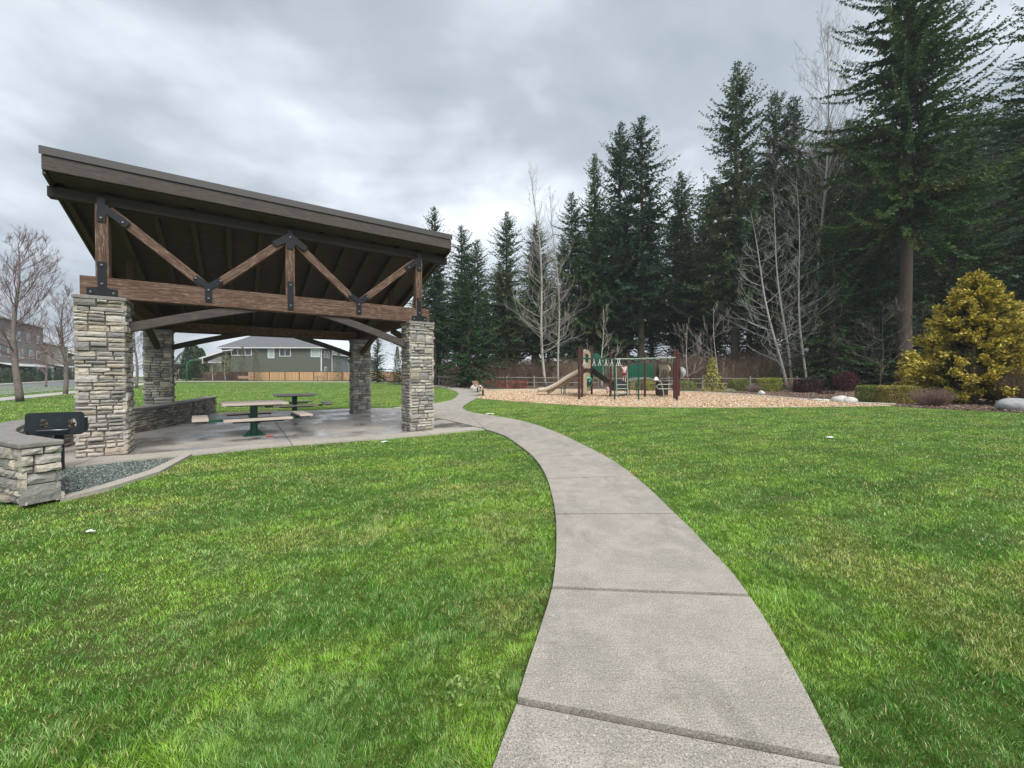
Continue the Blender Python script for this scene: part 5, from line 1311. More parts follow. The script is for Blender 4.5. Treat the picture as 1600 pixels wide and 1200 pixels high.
for i, (e, n) in enumerate(((-29.6, 92), (-29.8, 97), (-29.4, 101), (-29.7, 106), (-29.5, 111), (-29.6, 118), (-29.5, 125))):
    p = EN(e, n); t = thing('street_shrub', 'rounded dark green shrub in the row before the townhouses', 'shrub', (p.x, p.y, hgt(p.y)), 0, 'shrubs before the townhouses')
    V, F, C = leaf_cloud(1400, shrub_fn(1.4 + 0.3 * (i % 3), 1.2, 1.6 + 0.5 * (i % 2), 0.7), 0.2, [(0.04, 0.07, 0.035), (0.07, 0.10, 0.05)], 60 + i); np_mesh('foliage', V, F, M['leaf'], t, C)
# street trees with budding crowns
def street_tree(px, py, top, label, seed, spread=0.36, nb=26, twig=(0.19, 0.125, 0.12)):
    b = G(px, py); h = AT(px, top, b.y).z - b.z
    t = bare_tree('street_tree', label, h, seed, (0.0, 0), 0.012 * h + 0.05, spread * 1.15, 3, twig, 0.24, int(nb * 1.4), 0.72, group='budding street trees along the road', bark='fir_grey', thin=0.006, cone=0.6, dens=1.25)
    t.location = b; return t
M['fir_grey'] = mat('grey_street_tree_bark', (0.20, 0.17, 0.155), 0.9, noise=(5, (0.12, 0.10, 0.09), 0.45, 0.7), bump=(14, 0.5, 0.01))
street_tree(28, 627, 375, 'nearest budding street tree at the left edge, wide upswept crown', 51, 0.42, 34)
street_tree(101, 615.5, 460, 'second budding street tree just left of the front left pillar', 52, 0.42, 30)
street_tree(73, 604, 540, 'small far street tree across the road before the townhouses', 53, 0.36, 18, (0.24, 0.17, 0.15))
street_tree(213, 606, 500, 'budding street tree seen between the two left pillars', 54, 0.40, 24)
# garden trees behind the far walk
def column_tree(px0, py, top, w, label, cols, seed, Y=None):
    b = G(px0, py) if Y is None else Vector(((px0 - 800) / FPX * Y, Y, hgt(Y))); h = AT(px0, top, b.y).z - b.z; t = thing('columnar_evergreen', label, 'tree', b)
    def f(rs, n):
        tq = rs.rand(n); a = rs.rand(n) * 6.283; r = w / 2 * np.clip(1 - tq ** 2.6, 0.02, 1) ** 0.7 * (0.75 + 0.3 * rs.rand(n)); return np.stack([np.cos(a) * r, np.sin(a) * r, 0.1 + tq * h], 1), np.stack([np.cos(a), np.sin(a), 0.8 * np.ones(n)], 1)
    V, F, C = leaf_cloud(3200, f, 0.34, cols, seed, 0.3, 0.4); np_mesh('crown', V, F, M['leaf'], t, C)
    mb = MB(); mb.tube([(0, 0, 0), (0, 0, h * 0.8)], [0.12, 0.03], 6); mb.build('trunk', M['fir_bark'], t)
DG = [(0.045, 0.085, 0.03), (0.07, 0.115, 0.035), (0.03, 0.055, 0.02)]
column_tree(296, 595, 541, 2.8, 'left of three tall green columnar evergreens behind the basketball hoop', DG, 71, 84)
column_tree(305, 595, 541, 3.4, 'middle one of three tall green columnar evergreens behind the hoop', DG, 72, 86)
column_tree(314, 595, 546, 2.6, 'slim right one of three tall columnar evergreens behind the hoop', DG, 73, 90)
column_tree(308, 595, 563, 4.4, 'low rounded evergreen at the foot of the columnar trees', DG, 74, 83)
column_tree(277, 596, 571, 4.5, 'low olive shrubbery tree left of the columnar evergreens', [(0.09, 0.09, 0.05), (0.06, 0.06, 0.035)], 75, 84)
column_tree(262, 596, 552, 5, 'distant blue green tree left of the columnar evergreens', DG, 76, 130)
column_tree(286, 596, 552, 6, 'distant dark tree behind the cream house', DG, 77, 140)
sap = [(379.5, 541, 'left slim weeping sapling before the sage green house', 2.2), (400.5, 546, 'middle weeping conifer sapling before the cedar fence', 2.3), (529, 549, 'slim conifer sapling before the cedar fence near the back right pillar', 3.0)]
for i, (px, tp, lb, w) in enumerate(sap):
    b = Vector(((px - 800) / FPX * 78, 78, hgt(78))); h = AT(px, tp, 78).z - b.z; pxx = px
    c = cypress('young_conifer', lb, 800, 700, w, h, [(0.10, 0.12, 0.06), (0.15, 0.16, 0.08), (0.07, 0.085, 0.04)], 80 + i, 1700, True, group='young trees before the cedar fence'); c.location = b
for i, (px, tp, lb) in enumerate(((351.5, 553, 'young grey green leafing tree before the dark fence'), (332, 571, 'small bare sapling at the left end of the dark fence'))):
    h = hpx(px, tp, 78); t = bare_tree('young_tree', lb, h, 90 + i, (0, 0), 0.06, 0.38, 3, (0.30, 0.30, 0.20), 0.25, 16, 0.8, thin=0.02, group='young trees before the cedar fence'); plant(t, px, 78)
    if i == 0:
        V, F, C = leaf_cloud(900, shrub_fn(1.9, 1.9, h * 0.7, 0.9, h * 0.28, 0.3), 0.22, [(0.17, 0.19, 0.10), (0.22, 0.24, 0.13)], 95); np_mesh('crown', V, F, M['leaf'], t, C)
# basketball hoop
def hoop():
    Y = 72; b = Vector(((292 - 800) / FPX * Y, Y, hgt(Y))); t = thing('basketball_hoop', 'green gooseneck basketball hoop with white board beyond the lawn', 'basketball hoop', b)
    mb = MB(); P_ = [(0, 0, 0), (0, 0, 2.9)]
    for k_ in range(1, 8): a = R(90 * k_ / 7); P_.append((1.1 * (1 - math.cos(a)), 0, 2.9 + 0.95 * math.sin(a)))
    P_.append((2.2, 0, 3.88)); mb.tube(P_, 0.085, 8); mb.build('pole', M['bright_pole'], t, smooth=True)
    mb = MB(); mb.box((2.28, 0, 3.75), (0.06, 1.7, 1.05), None); mb.build('backboard', M['white_paint'], t)
    mb = MB(); mb.tube([(2.60 + 0.24 * math.cos(a * 0.5236), 0.24 * math.sin(a * 0.5236), 3.45) for a in range(13)], 0.022, 5, cap=False); mb.box((2.34, 0, 3.45), (0.12, 0.12, 0.06)); mb.build('rim', M['orange_rim'], t); t.rotation_euler.z = R(34)
M['bright_pole'] = mat('green_hoop_pole', (0.015, 0.16, 0.09), 0.4)
hoop()
def bench(label, px, py, rz, Y=None, back=True, L=1.6, group='slatted benches', legm=None):
    b = G(px, py) if Y is None else Vector(((px - 800) / FPX * Y, Y, hgt(Y))); t = thing('park_bench', label, 'bench', b, rz, group)
    for s_ in (-1, 1):
        mb = MB(); mb.tube([(s_ * L * 0.3, 0, 0), (s_ * L * 0.3, 0, 0.41)], 0.06, 10); mb.box((s_ * L * 0.3, 0, 0.012), (0.22, 0.22, 0.02)); mb.build('leg', legm or M['green_metal'], t)
    mb = MB()
    for k_ in range(4): mb.box((0, -0.19 + 0.125 * k_, 0.445), (L, 0.11, 0.04))
    mb.build('seat', M['bench_wood'], t)
    if back:
        mb = MB(); 
        for k_ in range(4): mb.box((0, 0.24 + 0.035 * k_, 0.55 + 0.115 * k_), (L, 0.035, 0.10))
        mb.build('backrest', M['bench_wood'], t); mb = MB()
        for s_ in (-1, 1): mb.bar((s_ * L * 0.3, 0.15, 0.42), (s_ * L * 0.3, 0.38, 0.98), 0.05, 0.03)
        mb.build('back_support', M['green_metal'], t)
    return t
bench('farther green legged slatted bench on the path side of the playground', 748.5, 612.5, R(80))
bench('nearer green legged slatted bench on the path side of the playground', 754.5, 618, R(95))
bench('pink brown backed bench facing the lawn before the cedar fence', 382, 597, R(180), 75, True, 2.0, 'benches along the far walk')
bench('pale wooden bench farther along before the cedar fence', 501, 597, R(180), 76.5, True, 2.0, 'benches along the far walk')
bench('low backless wooden bench right of the hoop post', 309, 597, R(175), 75, False, 2.2, 'benches along the far walk')
bench('small bench on the far walk left of the front right pillar', 624, 598, R(90), None, True, 1.5, 'benches along the far walk')
b = G(713, 605); t = thing('marker_post', 'thin brown square post with a white top left of the small cypress', 'post', b)
hh = AT(713, 567, b.y).z; mb = MB(); mb.box((0, 0, hh * 0.41), (0.16, 0.16, hh * 0.82)); mb.build('shaft', M['brown_post'] if 'brown_post' in M else M['maroon'], t)
mb = MB(); mb.box((0, 0, hh * 0.91), (0.15, 0.15, hh * 0.18)); mb.build('white_top', M['white_paint'], t)

# ------------------------------------------------------------------ playground
def playset():
    t = thing('climbing_frame', 'climbing frame with maroon posts, tan slide, arched bridge and green rails', 'climbing frame')
    P = {}
    def post(k, px, py, top, r=0.075):
        b = G(px, py); h = AT(px, top, b.y).z; P[k] = (b, h); mb = MB(); mb.tube([b, b + Vector((0, 0, h))], r, 12); mb.lathe([(r * 1.08, -0.01), (r * 1.05, 0.035), (r * 0.4, 0.06)], (b.x, b.y, h), 12)
        mb.lathe([(r * 1.2, 0), (r * 1.2, 0.05)], (b.x, b.y, h * 0.62), 12); mb.lathe([(r * 1.2, 0), (r * 1.2, 0.05)], (b.x, b.y, h * 0.22), 12); mb.build('post', M['maroon'], t)
    for a in (('A', 904.9, 624, 547.5), ('B', 909.6, 621.5, 546.5), ('C', 924.5, 617, 543), ('D', 953.9, 620.6, 553), ('E', 980, 619.8, 553), ('F', 1007.6, 620.6, 552), ('G', 1027.4, 618, 563), ('H', 1053.6, 623, 548), ('I', 1057.5, 626.4, 548), ('J', 1060.6, 619, 563), ('K', 905.5, 616, 543)): post(*a)
    def part(name, m, fn, smooth=False): mb = MB(); fn(mb); return mb.build(name, m, t, smooth=smooth)
    def pnt(px, py, Y): return AT(px, py, Y)
    # high deck
    zd = 1.80
    B, C_, K, A = P['B'][0], P['C'][0], P['K'][0], P['A'][0]
    def deck(mb, pts, z, th=0.09):
        n = len(pts); vs = [(p.x, p.y, z) for p in pts] + [(p.x, p.y, z - th) for p in pts]
        mb.add(vs, [tuple(range(n)), tuple(range(2 * n - 1, n - 1, -1))] + [(i, n + i, n + (i + 1) % n, (i + 1) % n) for i in range(n)])
    part('deck', M['brown_panel'], lambda mb: deck(mb, [B, C_, C_ + Vector((-0.2, 1.1, 0)), K + Vector((0, 0.3, 0))], zd))
    def panel(mb, p, q, z0, z1, th=0.05, arch=0.15, hole=None):
        p, q = Vector((p.x, p.y, 0)), Vector((q.x, q.y, 0)); d = (q - p); L = d.length; d.normalize(); nrm = Vector((-d.y, d.x, 0)) * th / 2; out_ = [(0, z0), (L, z0), (L, z1 - arch)]
        for k_ in range(1, 6): a = math.pi * k_ / 6; out_.append((L / 2 + L / 2 * math.cos(a), z1 - arch + arch * math.sin(a)))
        out_.append((0, z1 - arch)); loops = [[Vector((u, v, 0)) for u, v in out_]]
        if hole: h0, h1, h2, h3 = hole; loops.append([Vector((u * L, v, 0)) for u, v in ((h0, h2), (h0, h3), (h1, h3), (h1, h2))])
        allv = [v for l in loops for v in l]; tr = geometry.tessellate_polygon(loops); n = len(allv)
        vs = [p + d * v.x + Vector((0, 0, v.y)) - nrm for v in allv] + [p + d * v.x + Vector((0, 0, v.y)) + nrm for v in allv]
        fs = [tuple(f) for f in tr] + [tuple(n + i for i in f)[::-1] for f in tr]; o = 0
        for l in loops:
            m_ = len(l)
            for i in range(m_): fs.append((o + i, o + (i + 1) % m_, n + o + (i + 1) % m_, n + o + i))
            o += m_
        mb.add(vs, fs)
    part('window_panel', M['tan'], lambda mb: panel(mb, B + Vector((.09, 0, 0)), C_ - Vector((.09, 0, 0)), zd + 0.08, zd + 1.30, arch=0.22, hole=(0.15, 0.7, zd + .45, zd + 1.0)))
    part('window_mesh', M['play_green'], lambda mb: panel(mb, B + Vector((.13, 0.05, 0)), C_ - Vector((.25, -0.05, 0)), zd + 0.4, zd + 1.02, 0.02, 0.01))
    part('lower_panel', M['tan'], lambda mb: panel(mb, B + Vector((.1, -0.02, 0)), C_ - Vector((.1, 0.02, 0)), 0.3, 1.58, arch=0.2))
    cp = (B + C_) / 2 + Vector((-0.05, -0.12, 0.95))
    part('bubble_ring', M['bright_green'], lambda mb: mb.lathe([(0.30, 0.0), (0.36, 0.02), (0.38, 0.08), (0.30, 0.12), (0.22, 0.12)], tuple(cp), 20, axis='Y'), True)
    part('bubble', M['bubble'], lambda mb: mb.lathe([(0.24, 0.08), (0.26, 0.2), (0.22, 0.34), (0.12, 0.44), (0.02, 0.48)], (cp.x + 0.08, cp.y, cp.z), 18, axis='Y'), True)
    part('back_wall', M['play_green'], lambda mb: panel(mb, C_ + Vector((0.05, 0.9, 0)), C_ + Vector((1.0, 1.3, 0)), zd - 0.5, zd + 1.25, arch=0.45))
    # slide
    sb, stp = G(842, 617.5), Vector((K.x - 0.05, (K.y + B.y) / 2, zd)); 
    def slide(mb, dz=0.0, w=0.62, wall=0.30, th=0.05):
        n = 18; d = Vector((stp.x - sb.x, stp.y - sb.y, 0)); L = d.length; d.normalize(); s_ = Vector((-d.y, d.x, 0)); secs = []
        for i in range(n + 1):
            q = i / n; z = 0.28 + (zd - 0.28) * (max(0, (q - 0.16)) / 0.84) ** 1.06 + 0.03 * math.sin(q * 12); c = Vector((sb.x, sb.y, 0)) + d * L * q + Vector((0, 0, z + dz)); fl = 1 + 0.25 * math.exp(-q * 12)
            prof = [(-w / 2 - 0.06, wall), (-w / 2, wall), (-w / 2 + 0.07, 0.03), (0, 0), (w / 2 - 0.07, 0.03), (w / 2, wall), (w / 2 + 0.06, wall), (w / 2 + 0.04, -th), (0, -th - 0.03), (-w / 2 - 0.04, -th)]
            secs.append([c + s_ * a * fl + Vector((0, 0, b * (0.8 + 0.2 * q))) for a, b in prof])
        vs = [v for s in secs for v in s]; m_ = 10; fs = []
        for i in range(n):
            for k_ in range(m_): fs.append((i * m_ + k_, i * m_ + (k_ + 1) % m_, (i + 1) * m_ + (k_ + 1) % m_, (i + 1) * m_ + k_))
        fs.append(tuple(range(m_))[::-1]); fs.append(tuple(n * m_ + k_ for k_ in range(m_))); mb.add(vs, fs)
    part('slide', M['slide'], slide, True)
    def under(mb):
        d = Vector((stp.x - sb.x, stp.y - sb.y, 0)); L = d.length; d.normalize(); s_ = Vector((-d.y, d.x, 0)); rn = random.Random(2)
        for i in range(13):
            q = 0.22 + 0.78 * i / 12; z = 0.28 + (zd - 0.28) * ((q - 0.16) / 0.84) ** 1.06; c = Vector((sb.x, sb.y, 0)) + d * L * q + Vector((0, 0, z - 0.10)); mb.box(c, (0.22, 0.60, rn.uniform(0.16, 0.26)), Matrix.Rotation(math.atan2(d.y, d.x), 3, 'Z') @ Matrix.Rotation(-0.55, 3, 'Y'), taper=0.8)
    part('slide_underside', M['slide_under'], under)
    for px in (877, 881, 883):
        b = G(px, 616.2); mb = MB(); mb.tube([b, Vector((b.x, b.y, 1.05))], 0.035, 6); mb.build('slide_support', M['green_metal'], t)
    # stairway down to the low deck
    D, E, Fp, Gp, Hh, I, J = [P[k][0] for k in 'DEFGHIJ']; zl = 1.05
    s0, s1 = C_ + Vector((0.12, 0, 0)), D + Vector((-0.1, 0.1, 0))
    def stairs(mb):
        for o_ in (0, 0.75): mb.bar((s0.x, s0.y + o_, zd - 0.02), (s1.x, s1.y + o_, zl - 0.05), 0.06, 0.30)
        for i in range(6): q = (i + 0.5) / 6; mb.box((s0.x + (s1.x - s0.x) * q, s0.y + (s1.y - s0.y) * q + 0.38, zd + (zl - zd) * q), (0.24, 0.72, 0.04))
    part('stairs', M['deck'], stairs)
    def rail(mb):
        for o_ in (0, 0.75):
            mb.tube([(s0.x, s0.y + o_, zd + 0.95), (s1.x, s1.y + o_, zl + 0.85)], 0.022, 6)
            for i in range(9): q = i / 8; x = s0.x + (s1.x - s0.x) * q; y = s0.y + (s1.y - s0.y) * q + o_; mb.tube([(x, y, zd + (zl - zd) * q), (x, y, zd + .95 + (zl + .85 - zd - .95) * q)], 0.014, 5)
    part('stair_rail', M['green_metal'], rail)
    def pipes(mb):
        for k_ in range(4):
            x = s0.x + 0.55 + 0.22 * k_; y = s0.y - 0.25; mb.tube([(x - 0.12, y, zd + 0.55), (x - 0.05, y, zd + 0.85), (x + 0.05, y, zd + 0.75 - 0.1 * k_), (x + 0.1, y, zl + 0.35)], 0.022, 6)
    part('climber_pipes', M['pipe'], pipes)
    # low deck with ladder
    part('low_deck', M['deck'], lambda mb: (deck(mb, [D, E, E + Vector((0.1, 1.2, 0)), D + Vector((0.1, 1.2, 0))], zl, 0.08), mb.box(((D.x + E.x) / 2 + 0.05, D.y + 0.6, zl - 0.37), (abs(E.x - D.x) * 0.72, 1.0, 0.55))))
    def steps(mb):
        x0, x1, y = D.x + 0.32, E.x - 0.25, D.y - 0.12
        for x in (x0, x1): mb.tube([(x, y - 0.25, 0), (x, y, zl + 0.9)], 0.025, 6)
        for z in (0.3, 0.55, 0.8): mb.tube([(x0, y - 0.22 + z * 0.2, z), (x1, y - 0.22 + z * 0.2, z)], 0.022, 6)
    part('ladder', M['pipe'], steps)
    # arched bridge
    def bridge_deck(mb):
        n = 12; vs = []; a, b = E + Vector((0.08, 0.35, 0)), Gp + Vector((-0.08, -0.2, 0))
        for i in range(n + 1):
            q = i / n; c = a.lerp(b, q); z = zl + 0.06 + 0.16 * math.sin(math.pi * q)
            for dy in (-0.3, 0.85):
                for dz in (0, -0.11): vs.append((c.x, c.y + dy, z + dz))
        fs = []
        for i in range(n):
            o = i * 4; fs += [(o, o + 4, o + 6, o + 2), (o + 1, o + 3, o + 7, o + 5), (o, o + 1, o + 5, o + 4), (o + 2, o + 6, o + 7, o + 3)]
        fs += [(0, 2, 3, 1), (n * 4, n * 4 + 1, n * 4 + 3, n * 4 + 2)]; mb.add(vs, fs)
    part('bridge_deck', M['deck_grey'], bridge_deck)
    a_, b_ = E + Vector((0.15, 1.15, 0)), Gp + Vector((-0.1, 0.6, 0))
    part('bridge_panel', M['play_green'], lambda mb: panel(mb, a_, b_, zl + 0.12, zl + 1.15, arch=0.22))
    def bars(mb):
        a, b = E + Vector((0.15, 0.05, 0)), Gp + Vector((-0.15, -0.45, 0)); top = []
        for i in range(15): q = i / 14; c = a.lerp(b, q); zz = zl + 0.05 + 0.16 * math.sin(math.pi * q); mb.tube([(c.x, c.y, zz), (c.x, c.y, zz + 0.92)], 0.013, 5); top.append((c.x, c.y, zz + 0.92))
        mb.tube(top, 0.022, 6)
    part('bridge_rail', M['green_metal'], bars)
    # right platform
    a, b = Gp + Vector((0.1, 0, 0)), Hh + Vector((-0.02, 0.6, 0))
    part('right_deck', M['deck_grey'], lambda mb: deck(mb, [Gp, Hh + Vector((0, 0.3, 0)), J, Gp + Vector((0.2, 1.1, 0))], zl + 0.0, 0.07))
    def archp(mb):
        p, q = a, b; d = (q - p); L = d.length; d.normalize(); nr_ = Vector((-d.y, d.x, 0)) * 0.03; n = 12; outv, inv = [], []
        for k_ in range(n + 1):
            an = math.pi * k_ / n; outv.append((L / 2 - L / 2 * math.cos(an) * 1.0, zl + 0.62 + 0.38 * math.sin(an) ** 0.6)); inv.append((L / 2 - L * 0.44 * math.cos(an), zl + 0.25 + 0.50 * math.sin(an)))
        vs = [p + d * u + Vector((0, 0, z)) + s_ * nr_ for s_ in (-1, 1) for u, z in outv + inv]; m_ = n + 1; T_ = 2 * m_; fs = []
        for k_ in range(n): fs += [(k_, k_ + 1, m_ + k_ + 1, m_ + k_), (T_ + m_ + k_, T_ + m_ + k_ + 1, T_ + k_ + 1, T_ + k_), (k_, T_ + k_, T_ + k_ + 1, k_ + 1), (m_ + k_, m_ + k_ + 1, T_ + m_ + k_ + 1, T_ + m_ + k_)]
        mb.add(vs, fs)
    part('arch_panel', M['tan'], archp)
    part('hideout_box', M['brown_panel'], lambda mb: mb.box(((a.x + b.x) / 2 - 0.05, (a.y + b.y) / 2 + 0.3, 0.55), (abs(b.x - a.x) * 0.95, 0.9, 0.85), taper=0.95))
    def platrail(mb):
        mb.tube([(a.x, a.y - .1, zl + 0.05), (a.x, a.y - .1, zl + 0.95)], 0.02, 6)
        for i in range(6): q = i / 5; c = a.lerp(b, q); mb.tube([(c.x, c.y - 0.1, zl + 0.05), (c.x, c.y - 0.1, zl + 0.85)], 0.013, 5)
    part('platform_rail', M['green_metal'], platrail)
    def loops(mb):
        x, y = Hh.x - 0.75, Hh.y + 0.1; mb.tube([(x - 0.35, y, 1.15), (x, y, 1.0), (x + 0.12, y, 0.5), (x + 0.18, y, 0)], 0.026, 6)
        mb.tube([(x + 0.7, y, 0.85), (x - 0.15, y, 0.85), (x - 0.3, y, 0.72), (x - 0.15, y, 0.58), (x + 0.7, y, 0.58)], 0.026, 6)
    part('loop_climber', M['pipe'], loops)
    part('white_handle', M['white_paint'], lambda mb: mb.box((Hh.x - 1.05, Hh.y + 0.1, 1.2), (0.3, 0.12, 0.2), taper=0.4))
    part('dome_window', M['clear_dome'], lambda mb: mb.lathe([(0.38, 0), (0.36, 0.12), (0.26, 0.28), (0.12, 0.36), (0.02, 0.38)], (J.x + 0.08, J.y, zl + 0.55), 16, axis='X'), True)
    # overhead rail line in front with rings and hand holds
    mids = G(960.4, 625); m2 = G(997.6, 625.5)
    zA = AT(905, 560, A.y).z; zM = AT(960, 560.5, mids.y).z; zI = AT(1056, 558.5, I.y).z; zM2 = AT(997, 560.5, m2.y).z
    for k_, (b0, z0) in enumerate(((mids, zM), (m2, zM2))):
        part('thin_pole', M['green_metal'], lambda mb: mb.tube([b0, b0 + Vector((0, 0, z0))], 0.045, 8))
    part('overhead_rail', M['green_metal'], lambda mb: (mb.tube([A + Vector((0, 0, zA)), mids + Vector((0, 0, zM))], 0.035, 8), mb.tube([A + Vector((0, 0.75, zA)), mids + Vector((0, 0.75, zM))], 0.025, 8)))
    part('overhead_rail', M['pipe'], lambda mb: (mb.tube([mids + Vector((0, 0, zM)), m2 + Vector((0, 0, zM2)), I + Vector((0, 0, zI))], 0.03, 8), mb.tube([mids + Vector((0, 0.8, zM)), m2 + Vector((0, 0.8, zM2)), I + Vector((0, 0.8, zI))], 0.03, 8)))
    for q in (0.14, 0.42, 0.58, 0.76, 0.92, 1.08, 1.13):
        c = A.lerp(mids, q) + Vector((0, 0, zA + (zM - zA) * q))
        part('hanging_ring', M['white_paint'], lambda mb: mb.tube([c + Vector((0, 0, 0)), c + Vector((0, 0, -0.18)), c + Vector((-0.09, 0, -0.40)), c + Vector((0.09, 0, -0.40)), c + Vector((0, 0, -0.18))], 0.018, 6))
    for i in range(9):
        q = 0.05 + 0.9 * i / 8; p = m2.lerp(I, q * 1.0) if q > 0 else m2; c = mids.lerp(I, 0.12 + 0.83 * i / 8); z = zM + (zI - zM) * (0.12 + 0.83 * i / 8)
        part('hand_hold', M['green_metal'], lambda mb: mb.tube([c + Vector((0, 0, z)), c + Vector((0, 0.02, z - 0.32)), c + Vector((0, 0.78, z - 0.32)), c + Vector((0, 0.8, z))], 0.02, 6))
    for px, py, tp in ((983.5, 617.5, 595), (1003, 618, 580), (976, 617.5, 598), (995, 617.5, 597)):
        b = G(px, py); part('thin_pole', M['green_metal'], lambda mb: mb.tube([b, Vector((b.x, b.y, AT(px, tp, b.y).z))], 0.02, 6))
    part('low_rail', M['green_metal'], lambda mb: mb.tube([D + Vector((0.3, 0, 0.1)), E + Vector((0, 0, 0.12))], 0.03, 6))
    return P, zl
PP, ZL = playset()

# ------------------------------------------------------------------ children
def child(label, loc, h, rz, pose, shirt, shorts, hairc='hair'):
    """one continuous skinned body; local +Y is where it faces"""
    t = thing('person', label, 'person', loc, rz)
    s = h / 1.28
    J = {'pel': (0, 0, .62), 'wa': (0, .0, .72), 'ch': (0, .01, .90), 'nk': (0, .02, 1.03), 'hd': (0, .03, 1.10), 'tp': (0, .035, 1.22)}
    J.update(pose)
    E_ = [('pel', 'wa'), ('wa', 'ch'), ('ch', 'nk'), ('nk', 'hd'), ('hd', 'tp')]
    Rr = {'pel': .085, 'wa': .075, 'ch': .085, 'nk': .038, 'hd': .078, 'tp': .07, 'sh': .042, 'el': .027, 'wr': .02, 'ha': .024, 'hp': .066, 'kn': .042, 'an': .028, 'ft': .026}
    for sd_ in 'LR':
        for a, b in (('ch', 'sh' + sd_), ('sh' + sd_, 'el' + sd_), ('el' + sd_, 'wr' + sd_), ('wr' + sd_, 'ha' + sd_), ('pel', 'hp' + sd_), ('hp' + sd_, 'kn' + sd_), ('kn' + sd_, 'an' + sd_), ('an' + sd_, 'ft' + sd_)): E_.append((a, b))
    def skin_obj(name, edges, radf, m, parent, root):
        keys = []
        for a, b in edges:
            for k_ in (a, b):
                if k_ not in keys: keys.append(k_)
        me = bpy.data.meshes.new(name); me.from_pydata([tuple(Vector(J[k_]) * s) for k_ in keys], [(keys.index(a), keys.index(b)) for a, b in edges], []); me.materials.append(m)
        o = bpy.data.objects.new(name, me); scene.collection.objects.link(o); o.parent = parent
        o.modifiers.new('skin', 'SKIN').use_smooth_shade = True
        sv = me.skin_vertices[0].data
        for i, k_ in enumerate(keys): r = radf(k_) * s; sv[i].radius = (r, r); sv[i].use_root = (k_ == root)
        sb = o.modifiers.new('sub', 'SUBSURF'); sb.levels = 2; sb.render_levels = 2; return o
    rk = lambda k_: Rr.get(k_, Rr.get(k_[:2], 0.03))
    # fingers belong to the body surface
    for sd_, sg in (('L', -1), ('R', 1)):
        hv = Vector(J['ha' + sd_]); wv = Vector(J['wr' + sd_]); d = (hv - wv).normalized(); side = d.cross(Vector((0, 1, 0)));
        side = side.normalized() if side.length > 0.1 else Vector((1, 0, 0))
        for i in range(4):
            k1 = 'f%d%s' % (i, sd_); J[k1] = tuple(hv + d * (0.042 + 0.004 * (i in (1, 2))) + side * (i - 1.5) * 0.014 + Vector((0, 0.012, 0))); Rr[k1] = 0.006; E_.append(('ha' + sd_, k1))
        k1 = 'th' + sd_; J[k1] = tuple(hv + side * -sg * 0.035 + d * 0.01); Rr[k1] = 0.007; E_.append(('ha' + sd_, k1))
    body = skin_obj('body', E_, rk, M['skin'], t, 'pel')
    skin_obj('shirt', [('pel', 'wa'), ('wa', 'ch'), ('ch', 'shL'), ('ch', 'shR'), ('shL', 'elL'), ('shR', 'elR')], lambda k_: rk(k_) * (1.0 if k_[:2] == 'el' else 1.0) + 0.014, shirt, body, 'ch')
    J['hL2'] = tuple(Vector(J['hpL']).lerp(Vector(J['knL']), 0.55)); J['hR2'] = tuple(Vector(J['hpR']).lerp(Vector(J['knR']), 0.55)); Rr['hL2'] = Rr['hR2'] = 0.058
    skin_obj('shorts', [('pel', 'hpL'), ('pel', 'hpR'), ('hpL', 'hL2'), ('hpR', 'hR2')], lambda k_: rk(k_) + 0.016, shorts, body, 'pel')
    mb = MB(); hd = (Vector(J['hd']) + Vector(J['tp'])) / 2
    # hair cap with a tail behind, face features in front
    rs = random.Random(4); n1, n2 = 14, 10
    for i in range(n2 + 1):
        for j in range(n1):
            a = 2 * math.pi * j / n1; e = math.pi * 0.62 * i / n2; x, y, z = math.sin(e) * math.cos(a), math.sin(e) * math.sin(a), math.cos(e)
            yy = y * 0.094; 
            if y > 0.1 and z < 0.45: yy = min(yy, 0.05)
            mb.v.append(tuple((hd + Vector((x * 0.088, yy - 0.012, z * 0.10 + 0.015))) * s)); mb.c.append((1, 1, 1))
    for i in range(n2):
        for j in range(n1): mb.f.append((i * n1 + j, i * n1 + (j + 1) % n1, (i + 1) * n1 + (j + 1) % n1, (i + 1) * n1 + j))
    mb.tube([(hd + Vector((0, -0.08, 0.02))) * s, (hd + Vector((0, -0.12, -0.05))) * s, (hd + Vector((0, -0.11, -0.16))) * s], [0.03 * s, 0.028 * s, 0.01 * s], 7)
    mb.build('hair', M[hairc], body, smooth=True)
    fc = MB(); 
    for sg in (-1, 1): fc.lathe([(0.009 * s, 0), (0.007 * s, 0.006 * s), (0.001, 0.008 * s)], tuple((hd + Vector((sg * 0.03, 0.074, 0.0))) * s), 8)
    fc.build('eyes', M['hair'], body)
    nz = MB(); nz.tube([(hd + Vector((0, 0.078, 0.0))) * s, (hd + Vector((0, 0.092, -0.022))) * s, (hd + Vector((0, 0.080, -0.028))) * s], [0.006 * s, 0.010 * s, 0.006 * s], 6)
    for sg in (-1, 1): nz.tube([(hd + Vector((sg * 0.078, 0.0, 0.01))) * s, (hd + Vector((sg * 0.086, -0.005, -0.02))) * s], [0.012 * s, 0.010 * s], 6)
    nz.build('nose_and_ears', M['skin'], body, smooth=True)
    mo = MB(); mo.tube([(hd + Vector((-0.018, 0.074, -0.045))) * s, (hd + Vector((0, 0.079, -0.048))) * s, (hd + Vector((0.018, 0.074, -0.045))) * s], 0.004 * s, 5); mo.build('mouth', M['maroon_cloth'], body)
    sh = MB()
    for sd_ in 'LR': a = Vector(J['an' + sd_]); b = Vector(J['ft' + sd_]); sh.tube([(a + Vector((0, -0.02, -0.03))) * s, ((a + b) / 2 + Vector((0, 0, -0.02))) * s, (b + Vector((0, 0.015, -0.0))) * s], [0.038 * s, 0.040 * s, 0.024 * s], 8)
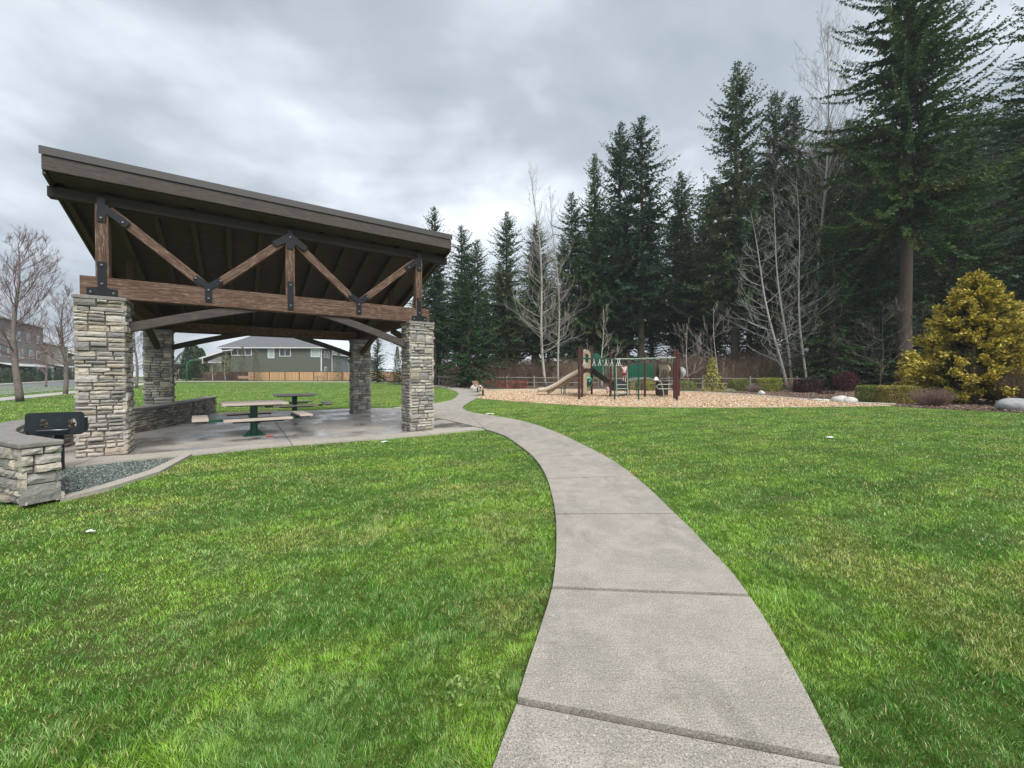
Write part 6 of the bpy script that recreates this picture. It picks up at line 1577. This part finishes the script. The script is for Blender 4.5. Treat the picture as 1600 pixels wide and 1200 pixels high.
    sh.build('shoes', M['white_paint'], body, smooth=True)
    return t
E0 = PP['E'][0]; cx = (976.5 - 800) / FPX * 26.0
child('child in pink top and raspberry shorts climbing on the frame, back to the camera', (cx, 26.15, 0.98), 1.24, R(-12),
      {'shL': (-.12, .01, .95), 'elL': (-.17, .15, 1.00), 'wrL': (-.13, .28, 1.08), 'haL': (-.12, .32, 1.11), 'shR': (.12, .01, .95), 'elR': (.18, .13, 1.03), 'wrR': (.16, .27, 1.15), 'haR': (.15, .31, 1.19),
       'hpL': (-.065, 0, .56), 'knL': (-.07, .10, .36), 'anL': (-.07, -.02, .14), 'ftL': (-.07, .09, .10), 'hpR': (.065, 0, .56), 'knR': (.07, .04, .30), 'anR': (.075, -.01, .05), 'ftR': (.08, .10, .02)}, M['pink'], M['maroon_cloth'])
p2 = G(950.6, 616.0)
child('small child in pink crouching at the ground behind a maroon post', (p2.x, p2.y, 0.02), 0.95, R(60),
      {'pel': (0, -.02, .30), 'wa': (0, 0, .42), 'ch': (0, .06, .60), 'nk': (0, .09, .72), 'hd': (0, .11, .79), 'tp': (0, .12, .91), 'shL': (-.12, .06, .64), 'elL': (-.15, .16, .48), 'wrL': (-.08, .28, .45), 'haL': (-.07, .32, .44), 'shR': (.12, .06, .64), 'elR': (.15, .16, .48), 'wrR': (.08, .28, .44), 'haR': (.07, .32, .43),
       'hpL': (-.065, 0, .28), 'knL': (-.09, .22, .34), 'anL': (-.08, .08, .06), 'ftL': (-.08, .18, .02), 'hpR': (.065, 0, .28), 'knR': (.09, .22, .34), 'anR': (.08, .08, .06), 'ftR': (.08, .18, .02)}, M['pink'], M['pink'])

# ------------------------------------------------------------------ added haze volume, pales the far trees like lens flare
hz = bpy.data.meshes.new('haze'); bmz = bmesh.new(); bmesh.ops.create_cube(bmz, size=1.0); bmz.to_mesh(hz); bmz.free()
hm = bpy.data.materials.new('haze'); hm.use_nodes = True; N_ = hm.node_tree.nodes; N_.remove(N_['Principled BSDF'])
pv = N_.new('ShaderNodeVolumePrincipled'); pv.inputs['Color'].default_value = (0.85, 0.93, 1.0, 1); pv.inputs['Density'].default_value = 0.0005; pv.inputs['Anisotropy'].default_value = 0.0
hm.node_tree.links.new(pv.outputs[0], N_['Material Output'].inputs['Volume'])
ho = link('haze', hz, hm); ho.location = (0, 420, 27.5); ho.scale = (1850, 1020, 57); tag(ho, kind='stuff'); tag(ho, 'thin grey blue haze added to pale the far trees', 'haze')
